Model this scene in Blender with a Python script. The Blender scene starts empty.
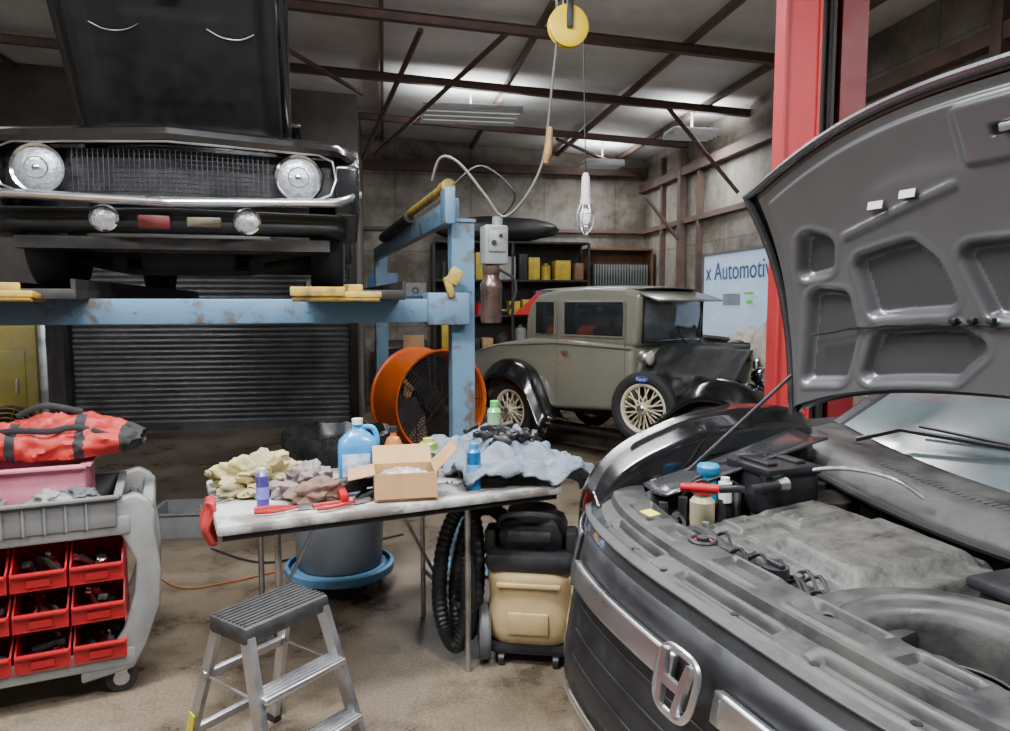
import bpy,bmesh,math,random
from mathutils import Vector,Matrix,Euler,noise
random.seed(7)
col=bpy.context.scene.collection
pi=math.pi
V=Vector
def rad(a): return a*pi/180
# ------------------------------------------------------------ materials
MC={}
def mat(name,c=(0,0,0),r=.5,m=0.0,var=.18,scale=6,bump=0,c2=None,coat=0,emit=0,trans=0,alpha=1,bscale=None,f0=.35,f1=.65,rv=.12):
    if name in MC: return MC[name]
    M=bpy.data.materials.new(name); M.use_nodes=True; nt=M.node_tree; N=nt.nodes; L=nt.links
    b=N['Principled BSDF']; b.inputs['Roughness'].default_value=r; b.inputs['Metallic'].default_value=m
    tc=N.new('ShaderNodeTexCoord'); no=N.new('ShaderNodeTexNoise'); no.inputs['Scale'].default_value=scale; no.inputs['Detail'].default_value=7; no.inputs['Roughness'].default_value=.65
    L.new(tc.outputs['Object'],no.inputs['Vector'])
    cr=N.new('ShaderNodeValToRGB'); e=cr.color_ramp.elements; e[0].position=f0; e[1].position=f1
    lo=c2 if c2 else tuple(x*(1-var) for x in c); hi=tuple(min(1,x*(1+var)) for x in c) if not c2 else c
    e[0].color=(*lo,1); e[1].color=(*hi,1)
    L.new(no.outputs['Fac'],cr.inputs['Fac']); L.new(cr.outputs['Color'],b.inputs['Base Color'])
    mr=N.new('ShaderNodeMapRange'); mr.inputs['To Min'].default_value=max(0.02,r-rv); mr.inputs['To Max'].default_value=min(1,r+rv)
    mr.inputs['From Min'].default_value=.3; mr.inputs['From Max'].default_value=.7
    L.new(no.outputs['Fac'],mr.inputs['Value']); L.new(mr.outputs['Result'],b.inputs['Roughness'])
    if bump:
        n2=N.new('ShaderNodeTexNoise'); n2.inputs['Scale'].default_value=bscale or scale*5; n2.inputs['Detail'].default_value=5
        L.new(tc.outputs['Object'],n2.inputs['Vector'])
        bp=N.new('ShaderNodeBump'); bp.inputs['Strength'].default_value=bump; bp.inputs['Distance'].default_value=.01
        L.new(n2.outputs['Fac'],bp.inputs['Height']); L.new(bp.outputs['Normal'],b.inputs['Normal'])
    if coat: b.inputs['Coat Weight'].default_value=coat; b.inputs['Coat Roughness'].default_value=.06
    if emit: b.inputs['Emission Color'].default_value=(*c,1); b.inputs['Emission Strength'].default_value=emit
    if trans: b.inputs['Transmission Weight'].default_value=trans
    MC[name]=M; return M
chrome=mat('chrome',(.75,.76,.78),.12,1,.1,3,rv=.06)
bchrome=mat('bumper_chrome',(.80,.81,.83),.3,1,.1,3,rv=.06)
steel=mat('worn_steel',(.45,.46,.48),.38,1,.3,9)
alu=mat('aluminium',(.52,.53,.55),.38,.9,.2,7)
blackpl=mat('black_plastic',(.016,.016,.018),.42,0,.4,9)
graypl=mat('dusty_black_plastic',(.055,.053,.048),.5,0,.4,9,bump=.15,c2=(.018,.018,.019))
dustpl=mat('dusty_engine_plastic',(.105,.100,.088),.5,0,.4,14,bump=.3,c2=(.038,.037,.035))
rubber=mat('rubber',(.02,.02,.021),.75,0,.3,8)
blackpaint=mat('black_car_paint',(.008,.008,.009),.18,0,.3,4,coat=1)
darkmetal=mat('dark_grimy_metal',(.04,.037,.034),.6,.5,.4,6)
charcoal=mat('charcoal_metallic_paint',(.10,.10,.105),.3,.75,.08,3,coat=1)
underhood=mat('underhood_metal',(.135,.137,.142),.33,.45,.06,3,coat=.5,rv=.05)
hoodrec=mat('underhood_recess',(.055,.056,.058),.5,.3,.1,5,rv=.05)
glassdark=mat('dark_glass',(.02,.024,.026),.06,0,.2,3,coat=1)
bluesteel=mat('worn_blue_steel',(.11,.205,.30),.45,.1,.2,7,c2=(.11,.09,.075),f0=.37,f1=.47,bump=.1)
yelpaint=mat('worn_yellow_paint',(.45,.29,.04),.5,0,.2,9,c2=(.15,.10,.05),f0=.38,f1=.56)
redpost=mat('red_lift_paint',(.40,.015,.02),.55,0,.08,4,rv=.05)
redpl=mat('red_plastic',(.42,.010,.016),.38,0,.1,6)
cream=mat('cream_wheel_paint',(.70,.64,.45),.4,0,.1,8)
olive=mat('olive_grey_car_paint',(.215,.215,.168),.3,0,.03,2,coat=.6,rv=.04)
woodm=mat('brown_wood',(.20,.10,.05),.6,0,.3,5)
cardb=mat('cardboard',(.46,.27,.12),.8,0,.1,10)
whitem=mat('white_plastic',(.70,.70,.67),.45,0,.08,6)
graycart=mat('grey_cart_plastic',(.26,.26,.255),.5,0,.12,6,c2=(.18,.175,.165))
lens=mat('lamp_glass',(.36,.38,.40),.08,.45,.3,40,coat=1,bump=.6,bscale=80)
# ------------------------------------------------------------ mesh builder
class G:
    def __init__(s): s.bm=bmesh.new(); s.mi=0
    def m(s,i):
        for f in s.bm.faces:
            if not f.tag: f.material_index=s.mi; f.tag=True
        s.mi=i; return s
    def box(s,c,d,r=(0,0,0),bev=0,seg=2):
        vs=bmesh.ops.create_cube(s.bm,size=1)['verts']
        bmesh.ops.scale(s.bm,vec=V(d),verts=vs)
        if bev>0:
            es=list({e for v in vs for e in v.link_edges})
            res=bmesh.ops.bevel(s.bm,geom=es,offset=min(bev,min(d)*.49),segments=seg,affect='EDGES',profile=.5)
            vs=list({v for f in res['faces'] for v in f.verts})
        bmesh.ops.transform(s.bm,matrix=Matrix.Translation(V(c))@Euler(r).to_matrix().to_4x4(),verts=vs); return s
    def cyl(s,p0,p1,r0,r1=None,seg=24,caps=True):
        p0=V(p0);p1=V(p1);r1=r0 if r1 is None else r1;d=p1-p0
        vs=bmesh.ops.create_cone(s.bm,cap_ends=caps,segments=seg,radius1=max(r0,1e-4),radius2=max(r1,1e-4),depth=d.length)['verts']
        q=V((0,0,1)).rotation_difference(d.normalized()).to_matrix().to_4x4()
        bmesh.ops.transform(s.bm,matrix=Matrix.Translation((p0+p1)/2)@q,verts=vs); return s
    def sph(s,c,r,r3=(0,0,0),seg=20):
        vs=bmesh.ops.create_uvsphere(s.bm,u_segments=seg,v_segments=max(6,seg//2),radius=1)['verts']
        r=(r,r,r) if not hasattr(r,'__len__') else r
        bmesh.ops.transform(s.bm,matrix=Matrix.Translation(V(c))@Euler(r3).to_matrix().to_4x4()@Matrix.Diagonal((*r,1)),verts=vs); return s
    def tube(s,pts,r,seg=8,closed=False,flat=None):
        pts=[V(p) for p in pts];n=len(pts);rs=r if hasattr(r,'__len__') else [r]*n
        rings=[];up=None
        for i,p in enumerate(pts):
            a=pts[(i-1)%n] if (closed or i>0) else p; b=pts[(i+1)%n] if (closed or i<n-1) else p
            t=(b-a).normalized()
            if up is None:
                up=V((0,0,1)) if abs(t.z)<.9 else V((1,0,0))
                up=(up-t*up.dot(t)).normalized()
            else:
                up=up-t*up.dot(t)
                up=up.normalized() if up.length>1e-6 else t.orthogonal().normalized()
            w=t.cross(up)
            fl=flat or (1,1)
            rings.append([s.bm.verts.new(p+(up*math.cos(2*pi*k/seg)*fl[0]+w*math.sin(2*pi*k/seg)*fl[1])*rs[i]) for k in range(seg)])
        m=n if closed else n-1
        for i in range(m):
            A=rings[i];Bb=rings[(i+1)%n]
            for k in range(seg):
                s.bm.faces.new((A[k],A[(k+1)%seg],Bb[(k+1)%seg],Bb[k]))
        if not closed:
            s.bm.faces.new(rings[0][::-1]); s.bm.faces.new(rings[-1])
        return s
    def torus(s,c,R,r,ax=(0,0,1),n=40,seg=10,flat=None):
        q=V((0,0,1)).rotation_difference(V(ax).normalized())
        return s.tube([V(c)+q@V((R*math.cos(2*pi*i/n),R*math.sin(2*pi*i/n),0)) for i in range(n)],r,seg,True,flat)
    def lathe(s,prof,c=(0,0,0),ax=(0,0,1),seg=32):
        q=V((0,0,1)).rotation_difference(V(ax).normalized());rings=[]
        for (r,z) in prof:
            rings.append([s.bm.verts.new(V(c)+q@V((max(r,1e-4)*math.cos(2*pi*k/seg),max(r,1e-4)*math.sin(2*pi*k/seg),z))) for k in range(seg)])
        for i in range(len(rings)-1):
            for k in range(seg):
                s.bm.faces.new((rings[i][k],rings[i][(k+1)%seg],rings[i+1][(k+1)%seg],rings[i+1][k]))
        return s
    def prism(s,pts,vec,bev=0):
        vs=[s.bm.verts.new(V(p)) for p in pts]
        f=s.bm.faces.new(vs)
        r=bmesh.ops.extrude_face_region(s.bm,geom=[f])
        nv=[g for g in r['geom'] if isinstance(g,bmesh.types.BMVert)]
        bmesh.ops.translate(s.bm,vec=V(vec),verts=nv)
        if bev:
            es=list({e for v in vs+nv for e in v.link_edges})
            bmesh.ops.bevel(s.bm,geom=es,offset=bev,segments=3,affect='EDGES',profile=.5)
        return s
    def grid(s,f,nu,nv,cu=False):
        P=[[s.bm.verts.new(V(f(i/(nu),j/(nv)))) for j in range(nv+1)] for i in range(nu+(0 if cu else 1))]
        n=len(P)
        for i in range(n if cu else n-1):
            for j in range(nv):
                s.bm.faces.new((P[i][j],P[(i+1)%n][j],P[(i+1)%n][j+1],P[i][j+1]))
        return s
    def blob(s,c,r,amp=.25,sd=0,fr=2.2,sub=4,flatb=None):
        vs=bmesh.ops.create_icosphere(s.bm,subdivisions=sub,radius=1)['verts']
        r=(r,r,r) if not hasattr(r,'__len__') else r
        for v in vs:
            n=v.co.normalized()
            k=1+amp*noise.noise(n*fr+V((sd,sd*2,0)))+amp*.8*(.5-abs(noise.noise(n*fr*2.3+V((sd,5,0)))))
            co=n*k; z=co.z*r[2]
            if flatb is not None: z=max(z,-flatb)
            v.co=V((co.x*r[0],co.y*r[1],z))+V(c)
        return s
    def obj(s,name,mats,parent=None,loc=(0,0,0),rot=(0,0,0),smooth=35,solid=0,bevel=0,sub=0,label=None,cat=None,group=None,kind=None):
        s.m(0)
        bmesh.ops.recalc_face_normals(s.bm,faces=s.bm.faces)
        me=bpy.data.meshes.new(name); s.bm.to_mesh(me); s.bm.free()
        for mm in (mats if isinstance(mats,(list,tuple)) else [mats]): me.materials.append(mm)
        if smooth:
            for p in me.polygons: p.use_smooth=True
            me.set_sharp_from_angle(angle=rad(smooth))
        o=bpy.data.objects.new(name,me); col.objects.link(o)
        o.location=loc;o.rotation_euler=rot
        if parent: o.parent=parent
        if solid:
            md=o.modifiers.new('solid','SOLIDIFY'); md.thickness=solid; md.offset=0
        tag(o,label,cat,group,kind); return o
def tag(o,label=None,cat=None,group=None,kind=None):
    if label:o['label']=label
    if cat:o['category']=cat
    if group:o['group']=group
    if kind:o['kind']=kind
def thing(name,label,cat,loc,rz=0,group=None):
    e=bpy.data.objects.new(name,None); e.empty_display_size=.1; col.objects.link(e); e.location=loc; e.rotation_euler=(0,0,rad(rz)); tag(e,label,cat,group); return e
def dup(o,loc,rz=None):
    n=o.copy(); col.objects.link(n); n.location=loc
    if rz is not None: n.rotation_euler=(0,0,rad(rz))
    for c in list(o.children):
        k=c.copy(); col.objects.link(k); k.parent=n
        for c2 in c.children:
            k2=c2.copy(); col.objects.link(k2); k2.parent=k
    return n
def cr(P,n=8):
    P=[V(p) for p in P];out=[]
    for i in range(len(P)-1):
        a=P[max(i-1,0)];b=P[i];c=P[i+1];d=P[min(i+2,len(P)-1)]
        for k in range(n):
            t=k/n
            out.append(.5*((2*b)+(c-a)*t+(2*a-5*b+4*c-d)*t*t+(3*b-a-3*c+d)*t**3))
    out.append(P[-1]);return out
def text(name,s,size,m,parent,loc,rot,ext=.002,align='CENTER'):
    cu=bpy.data.curves.new(name,'FONT');cu.body=s;cu.size=size;cu.extrude=ext;cu.align_x=align;cu.align_y='CENTER'
    t=bpy.data.objects.new(name,cu);col.objects.link(t)
    bpy.context.view_layer.update()
    me=bpy.data.meshes.new_from_object(t); bpy.data.objects.remove(t)
    me.materials.clear(); me.materials.append(m)
    o=bpy.data.objects.new(name,me);col.objects.link(o);o.parent=parent;o.location=loc;o.rotation_euler=rot;return o
def interp(pr,v):
    i=v*(len(pr)-1);k0=int(min(i,len(pr)-2));t=i-k0
    return pr[k0][0]*(1-t)+pr[k0+1][0]*t,pr[k0][1]*(1-t)+pr[k0+1][1]*t
# ------------------------------------------------------------ camera
cam=bpy.data.cameras.new('camera');co=bpy.data.objects.new('camera',cam);col.objects.link(co)
cam.lens=26;cam.sensor_width=36;cam.clip_start=.05
co.location=(0,0,1.6);co.rotation_euler=(rad(85),0,0);bpy.context.scene.camera=co
# ------------------------------------------------------------ room (rotated 9.4 deg)
RZ=9.4;RR=(0,0,rad(RZ));ca=math.cos(rad(RZ));sa=math.sin(rad(RZ))
def W(a,b,z=0): return (a*ca-b*sa,a*sa+b*ca,z)
AR=4.32;AL=-6.5;BB=11.8;BS=9.57;BF=-4.5
def zr(a): return 3.95+.05*(AR-a)
def floor_mat():
    M=bpy.data.materials.new('oil_stained_concrete');M.use_nodes=True;nt=M.node_tree;N=nt.nodes;L=nt.links;b=N['Principled BSDF']
    tc=N.new('ShaderNodeTexCoord')
    def nz(sc,d=8,ro=.6):
        n=N.new('ShaderNodeTexNoise');n.inputs['Scale'].default_value=sc;n.inputs['Detail'].default_value=d;n.inputs['Roughness'].default_value=ro;L.new(tc.outputs['Object'],n.inputs['Vector']);return n
    def ramp(src,p0,c0,p1,c1):
        r=N.new('ShaderNodeValToRGB');e=r.color_ramp.elements;e[0].position=p0;e[0].color=(*c0,1);e[1].position=p1;e[1].color=(*c1,1);L.new(src,r.inputs['Fac']);return r
    n1=nz(.9);r1=ramp(n1.outputs['Fac'],.35,(.145,.113,.078),.68,(.27,.222,.165))
    n2=nz(75,4,.8);r2=ramp(n2.outputs['Fac'],.35,(.58,.56,.54),.62,(1.16,1.13,1.09))
    n3=nz(2.2,10,.72);r3=ramp(n3.outputs['Fac'],.36,(.32,.29,.27),.53,(1,1,1))
    def mul(a,bb,f=1):
        m=N.new('ShaderNodeMix');m.data_type='RGBA';m.blend_type='MULTIPLY';m.inputs[0].default_value=f;L.new(a,m.inputs[6]);L.new(bb,m.inputs[7]);return m.outputs[2]
    c=mul(mul(r1.outputs['Color'],r2.outputs['Color']),r3.outputs['Color'],.85)
    L.new(c,b.inputs['Base Color'])
    mr=N.new('ShaderNodeMapRange');mr.inputs['From Min'].default_value=.35;mr.inputs['From Max'].default_value=.65;mr.inputs['To Min'].default_value=.22;mr.inputs['To Max'].default_value=.5
    L.new(n3.outputs['Fac'],mr.inputs['Value']);L.new(mr.outputs['Result'],b.inputs['Roughness'])
    bp=N.new('ShaderNodeBump');bp.inputs['Strength'].default_value=.12;bp.inputs['Distance'].default_value=.01;L.new(n2.outputs['Fac'],bp.inputs['Height']);L.new(bp.outputs['Normal'],b.inputs['Normal'])
    return M
def brick_mat():
    M=bpy.data.materials.new('grimy_block_wall');M.use_nodes=True;nt=M.node_tree;N=nt.nodes;L=nt.links;b=N['Principled BSDF'];b.inputs['Roughness'].default_value=.8
    tc=N.new('ShaderNodeTexCoord');sp=N.new('ShaderNodeSeparateXYZ');L.new(tc.outputs['Object'],sp.inputs[0])
    ad=N.new('ShaderNodeMath');ad.operation='ADD';L.new(sp.outputs[0],ad.inputs[0]);L.new(sp.outputs[1],ad.inputs[1])
    cb=N.new('ShaderNodeCombineXYZ');L.new(ad.outputs[0],cb.inputs[0]);L.new(sp.outputs[2],cb.inputs[1])
    br=N.new('ShaderNodeTexBrick');br.inputs['Scale'].default_value=1;br.inputs['Brick Width'].default_value=1.2;br.inputs['Row Height'].default_value=1.2;br.offset=0;br.inputs['Mortar Size'].default_value=.008
    br.inputs['Color1'].default_value=(.38,.35,.30,1);br.inputs['Color2'].default_value=(.34,.315,.27,1);br.inputs['Mortar'].default_value=(.22,.20,.17,1);L.new(cb.outputs[0],br.inputs['Vector'])
    n=N.new('ShaderNodeTexNoise');n.inputs['Scale'].default_value=1.3;n.inputs['Detail'].default_value=9;n.inputs['Roughness'].default_value=.7;L.new(tc.outputs['Object'],n.inputs['Vector'])
    r=N.new('ShaderNodeValToRGB');e=r.color_ramp.elements;e[0].position=.38;e[0].color=(.30,.27,.22,1);e[1].position=.60;e[1].color=(1,1,1,1);L.new(n.outputs['Fac'],r.inputs['Fac'])
    m=N.new('ShaderNodeMix');m.data_type='RGBA';m.blend_type='MULTIPLY';m.inputs[0].default_value=.9;L.new(br.outputs['Color'],m.inputs[6]);L.new(r.outputs['Color'],m.inputs[7]);L.new(m.outputs[2],b.inputs['Base Color'])
    return M
wallm=brick_mat()
G().box(((AR+AL)/2,(BB+BF)/2,-.05),(AR-AL+.4,BB-BF+.4,.1)).obj('floor',floor_mat(),rot=RR,smooth=0,kind='structure')
ceilm=mat('faded_roof_insulation',(.80,.80,.79),.75,.0,.1,1.2,c2=(.58,.58,.57),bump=.5,bscale=2.5)
G().prism([(AL-.2,BF-.2,zr(AL)),(AR+.2,BF-.2,zr(AR)),(AR+.2,BB+.2,zr(AR)),(AL-.2,BB+.2,zr(AL))],(0,0,.1)).obj('ceiling',ceilm,rot=RR,smooth=0,kind='structure')
def wall(name,pts,vec,m=wallm): return G().prism(pts,vec).obj(name,m,rot=RR,smooth=0,kind='structure')
wall('wall_back',[(-.32,BB,0),(AR,BB,0),(AR,BB,zr(AR)),(-.32,BB,zr(-.32))],(0,.15,0))
wall('wall_right',[(AR,BF,0),(AR,BB+.15,0),(AR,BB+.15,zr(AR)),(AR,BF,zr(AR))],(.15,0,0))
wall('wall_left',[(AL,BF,0),(AL,BS,0),(AL,BS,zr(AL)),(AL,BF,zr(AL))],(-.15,0,0))
darkwall=mat('dark_grimy_wall',(.15,.14,.13),.8,0,.3,2)
g=G()
g.prism([(AL,BS,0),(-3.75,BS,0),(-3.75,BS,zr(-3.75)),(AL,BS,zr(AL))],(0,.15,0))
g.prism([(-.40,BS,0),(-.3,BS,0),(-.3,BS,zr(-.3)),(-.40,BS,zr(-.4))],(0,2.3,0))
g.prism([(-3.75,BS,3.1),(-.4,BS,3.1),(-.4,BS,zr(-.4)),(-3.75,BS,zr(-3.75))],(0,.15,0))
g.obj('wall_back_bay',darkwall,rot=RR,smooth=0,kind='structure')
g=G();ns=46;prof=[]
for i in range(ns):
    z=i*3.1/ns;h=3.1/ns
    prof+=[(z,0),(z+.006,.0),(z+.012,.014),(z+h*.5,.022),(z+h-.012,.014),(z+h-.004,0)]
g.grid(lambda u,v:(-3.75+u*3.35,BS+.04-prof[int(round(v*(len(prof)-1)))][1],prof[int(round(v*(len(prof)-1)))][0]),1,len(prof)-1)
g.box((-2.07,BS+.02,.05),(3.35,.05,.1))
g.obj('door_1',mat('shutter_steel',(.22,.225,.235),.42,.4,.2,3,c2=(.12,.12,.125)),rot=RR,smooth=20,kind='structure')
g=G()
for a in (-3.78,-.38): g.box((a,BS-.06,1.6),(.1,.1,3.2))
g.obj('trim_1',darkmetal,rot=RR,kind='structure',smooth=0)
beamm=mat('rusty_dark_beam',(.20,.125,.10),.65,.1,.3,5,c2=(.11,.08,.07))
k=2
for b in (2.0,4.6,6.55,8.3,10.1):
    g=G()
    def bm_(a0,a1,dz0,dz1,w):
        g.prism([(a0,b-w/2,zr(a0)-dz0),(a1,b-w/2,zr(a1)-dz0),(a1,b-w/2,zr(a1)-dz1),(a0,b-w/2,zr(a0)-dz1)],(0,w,0))
    bm_(AL,AR,.08,.087,.07);bm_(AL,AR,.087,.158,.01);bm_(AL,AR,.158,.165,.07)
    if b in(2.0,4.6,10.1): g.box((AR-.07,b,1.85),(.1,.1,3.8))
    g.obj('trim_%d'%k,beamm,rot=RR,kind='structure',smooth=0);k+=1
for a in (-5.6,-4.2,-2.8,-1.4,0,1.4,2.8,3.8):
    g=G();z=zr(a)-.04
    g.box((a,(BF+BB)/2,z),(.01,BB-BF,.07)).box((a+.015,(BF+BB)/2,z-.035),(.035,BB-BF,.01))
    g.obj('trim_%d'%k,beamm,rot=RR,kind='structure',smooth=0);k+=1
for p0,p1 in (((-1.3,6.55,4.0),(-.2,8.3,3.85)),((1.1,6.55,3.95),(-.1,10.1,3.55)),((.35,6.6,3.95),(-.25,10.1,3.5)),((4.2,10.1,2.5),(3.7,10.1,3.1)),((4.2,8.3,2.9),(3.3,8.3,3.85)),((2.4,10.1,3.85),(4.2,11.6,3.65))):
    G().tube([p0,p1],.027,6).obj('trim_%d'%k,beamm,rot=RR,kind='structure');k+=1
g=G();g.box((2.0,BB-.06,zr(2)-.35),(4.7,.1,.13));g.box((AR-.06,7,zr(AR)-.5),(.1,9.6,.12));g.box((AR-.05,7.5,2.75),(.06,8.6,.07))
g.box((2.0,BB-.05,2.75),(4.6,.06,.05))
g.obj('trim_%d'%k,beamm,rot=RR,kind='structure',smooth=0);k+=1
g=G()
for b in (9.55,10.9): g.box((AR-.04,b,1.9),(.07,.07,3.8))
g.obj('trim_%d'%k,beamm,rot=RR,kind='structure',smooth=0);k+=1
winm=mat('window_daylight_glass',(.50,.64,.83),.2,0,.1,2,emit=.45)
G().box((AR-.03,8.3,1.68),(.03,2.1,1.05)).obj('window_1',winm,rot=RR,kind='structure')
g=G()
for z in (1.14,2.22): g.box((AR-.04,8.3,z),(.04,2.2,.035))
for b in (7.22,9.38): g.box((AR-.04,b,1.68),(.04,.04,1.1))
g.obj('trim_%d'%k,mat('grey_window_frame',(.14,.14,.15),.5),rot=RR,kind='structure',smooth=0);k+=1
sg=thing('shop_sign','dark blue shop lettering on the office window glass','sign',W(AR-.055,9.28,1.98),RZ)
text('lettering','x Automotive',.33,mat('navy_vinyl',(.08,.13,.30),.5),sg,(0,0,0),(rad(90),0,rad(-90)),.002,'LEFT')
G().box((0,-.75,-.35),(.006,.45,.14)).obj('sticker',mat('pale_grey_vinyl',(.3,.36,.45),.5),sg)
# ------------------------------------------------------------ ceiling lamps
tubeE=mat('lamp_tube',(.8,.84,.86),.4,0,.02,2,emit=.35)
fixm=mat('lamp_housing',(.6,.62,.62),.5,0,.1,3)
def fixture(a,b,lit,w=1.15,up=.3,wy=.34):
    z=zr(a)-.34
    t=thing('ceiling_lamp','white shop light fixture with long tubes hung from the roof','ceiling lamp',W(a,b,z),RZ,'shop lights on the roof')
    g=G().box((0,0,.04),(w,wy,.05),bev=.01)
    for y in(-wy/2,-wy/6,wy/6,wy/2): g.box((0,y,.0),(w,.015,.05))
    g.box((0,0,.2),(.02,.02,.3)).obj('housing',fixm,t)
    for y in (-wy/3,0,wy/3):
        G().cyl((-w/2+.03,y,.0),(w/2-.03,y,.0),.014,seg=10).obj('tube',tubeE,t)
    for e,zz,rx in((lit,-.06,0),(lit*up,.10,pi)):  # second area light faces up, added to brighten the ceiling
        la=bpy.data.lights.new('shop_light','AREA');la.shape='RECTANGLE';la.size=w;la.size_y=.4;la.energy=e;la.color=(.95,.97,1)
        lo=bpy.data.objects.new('shop_light',la);col.objects.link(lo);lo.location=W(a,b,z+zz);lo.rotation_euler=(rx,0,rad(RZ))
fixture(1.04,8.75,48,1.15,.6,.62);fixture(3.77,8.7,28,.6,.6);fixture(3.3,10.9,24,.6,.6)
fixture(-.6,2.2,235,1.4,.45);fixture(1.6,.6,195,1.4,.3);fixture(-2.6,.6,165,1.4,.3);fixture(-3.6,6.0,35,1.2,1.2);fixture(.9,4.5,100,1.2,.9)
wd=bpy.data.worlds.new('world');wd.use_nodes=True;wd.node_tree.nodes['Background'].inputs[0].default_value=(.5,.55,.6,1);wd.node_tree.nodes['Background'].inputs[1].default_value=.3;bpy.context.scene.world=wd
def tyre(g,c,R,r,w,ax=(1,0,0)):
    pr=[(R-r*1.6,-w*.42),(R-r*.7,-w*.5),(R-.02,-w*.46),(R,-w*.3),(R,w*.3),(R-.02,w*.46),(R-r*.7,w*.5),(R-r*1.6,w*.42)]
    g.lathe(pr+[pr[0]],c,ax,40);return g
# ------------------------------------------------------------ BLACK MUSCLE CAR ON LIFT
mc=thing('muscle_car','black vintage muscle car raised on a lift with hood open','car',(-1.62,3.58,1.655),14)
def Vy(x): return .13*abs(x)/.88+(max(0,abs(x)-.78)/.12)**2*.10
hp=[(.05,.685),(.0,.695),(-.015,.72),(.0,.75),(.06,.775),(.3,.80),(.52,.80)]
g=G()
def f(u,v):
    x=-.9+1.8*u;dy,z=interp(hp,v)
    return (x,Vy(x)+dy,z+.028*(1-abs(x)/.9)-max(0,abs(x)-.8)*.35)
g.grid(f,36,12)
for sx in (-1,1):
    side=[(.17,.40),(.16,.66),(.3,.77),(1.1,.83),(2.4,.86),(3.4,.92),(4.4,.88),(4.55,.7),(4.5,.32),(3.9,.25)]
    for i in range(9): 
        a=rad(0+i*22.5);side.append((3.5+.38*math.cos(a),.27+.38*math.sin(a)))
    side+=[(3.1,.2),(1.25,.2)]
    for i in range(9):
        a=rad(0+i*22.5);side.append((.85+.38*math.cos(a),.27+.38*math.sin(a)))
    side+=[(.42,.30)]
    g.prism([(sx*.91,y,z) for y,z in side],(-sx*.13,0,0),.02)
g.box((0,2.4,.83),(1.65,1.6,.06)).box((0,4.0,.86),(1.7,1.0,.06),bev=.02)
g.obj('body',blackpaint,mc)
G().grid(lambda u,v:((1-2*u)*(.78-.16*math.sin(pi*v)**.5),1.35+v*2.2,.84+.42*math.sin(pi*v)**.6*(1-.12*(1-2*u)**2)),10,20).obj('cabin',glassdark,mc)
G().box((0,2.45,1.26),(1.15,1.0,.04),bev=.02).obj('roof',blackpaint,mc)
g=G();g.grid(lambda u,v:(-.84+1.68*u,Vy(-.84+1.68*u)+.05+.10*v+.02*math.sin(v*6),.40-.11*v),30,8);g.obj('valance',mat('satin_black_valance',(.012,.012,.012),.45,0,.3,5),mc,solid=.01)
g=G()
def fb(u,v):
    x=-.93+1.86*u;a=2*pi*v
    return (x,Vy(x)-.06+.034*math.cos(a)+ (0.14*((abs(x)-.84)/.09)**2 if abs(x)>.84 else 0),.458+.022*math.sin(a)-.042*(1-abs(x)/.92)+(.08*((abs(x)-.76)/.17)**2 if abs(x)>.76 else 0))
g.grid(fb,60,14);g.obj('bumper',bchrome,mc)
g=G();g.grid(lambda u,v:(-.78+1.56*u,Vy(-.78+1.56*u)+.12,.455+.24*v),10,4);g.obj('grille_backing',blackpl,mc)
g=G()
for i in range(10):
    z=.48+i*.0225
    g.tube([(x/30*.46,Vy(x/30*.46)+.05+.012*abs(z-.58)*4,z) for x in range(-30,31)],.0022,4)
for i in range(39):
    x=-.45+i*.90/38
    g.box((x,Vy(x)+.053,.58),(.003,.008,.20))
g.obj('grille',mat('grille_dark_silver',(.05,.05,.053),.42,.6,.2,8),mc)
g=G()
pts=[(-.79,.58),(-.77,.67),(-.7,.70),(0,.712),(.7,.70),(.77,.67),(.79,.58),(.76,.50),(.68,.465),(0,.445),(-.68,.465),(-.76,.50)]
g.tube([(x,Vy(x)+.005,z) for x,z in pts],.006,6,True)
g.obj('grille_trim',bchrome,mc)
for x in(-.60,.60):
    hl=G().lathe([(.122,.07),(.125,.0),(.118,-.012),(.106,-.005),(.10,.02)],(0,0,0),(0,1,0),36).obj('headlight',chrome,mc,loc=(x,Vy(.6)+.035,.58))
    G().lathe([(.104,.0),(.09,-.018),(.06,-.028),(.02,-.032),(0,-.033)],(0,0,0),(0,1,0),36).obj('headlight_lens',lens,hl)
    G().torus((0,-.028,0),.05,.0035,(0,1,0),28,6).sph((0,-.03,0),(.018,.008,.018)).obj('lens_ring',chrome,hl)
for x in(-.30,.35):
    hl=G().lathe([(.06,.02),(.066,-.02),(.056,-.028)],(0,0,0),(0,1,0),28).obj('turn_lamp',chrome,mc,loc=(x,Vy(.33)-.0,.345))
    G().lathe([(.057,-.02),(.03,-.035),(0,-.037)],(0,0,0),(0,1,0),24).obj('lamp_lens',lens,hl)
g=G();g.box((0,.33,.25),(.9,.1,.1),bev=.02).box((0,.7,.2),(.5,.5,.18),bev=.05).box((0,2,.24),(1.5,3.6,.06))
g.tube([(-.7,.75,.2),(-.3,.55,.12),(.3,.55,.12),(.7,.75,.2)],.03,8).cyl((-.35,.5,.15),(-.2,1.2,.15),.04).cyl((.35,.5,.15),(.2,1.2,.15),.04)
g.obj('chassis',darkmetal,mc)
G().box((-.09,.085,.335),(.15,.02,.07),bev=.01).obj('tow_bracket',mat('dull_red',(.10,.010,.010),.5),mc)
G().box((.14,.09,.34),(.16,.02,.05),bev=.005).obj('licence_plate',mat('tan_plate',(.12,.11,.07),.5),mc)
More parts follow.
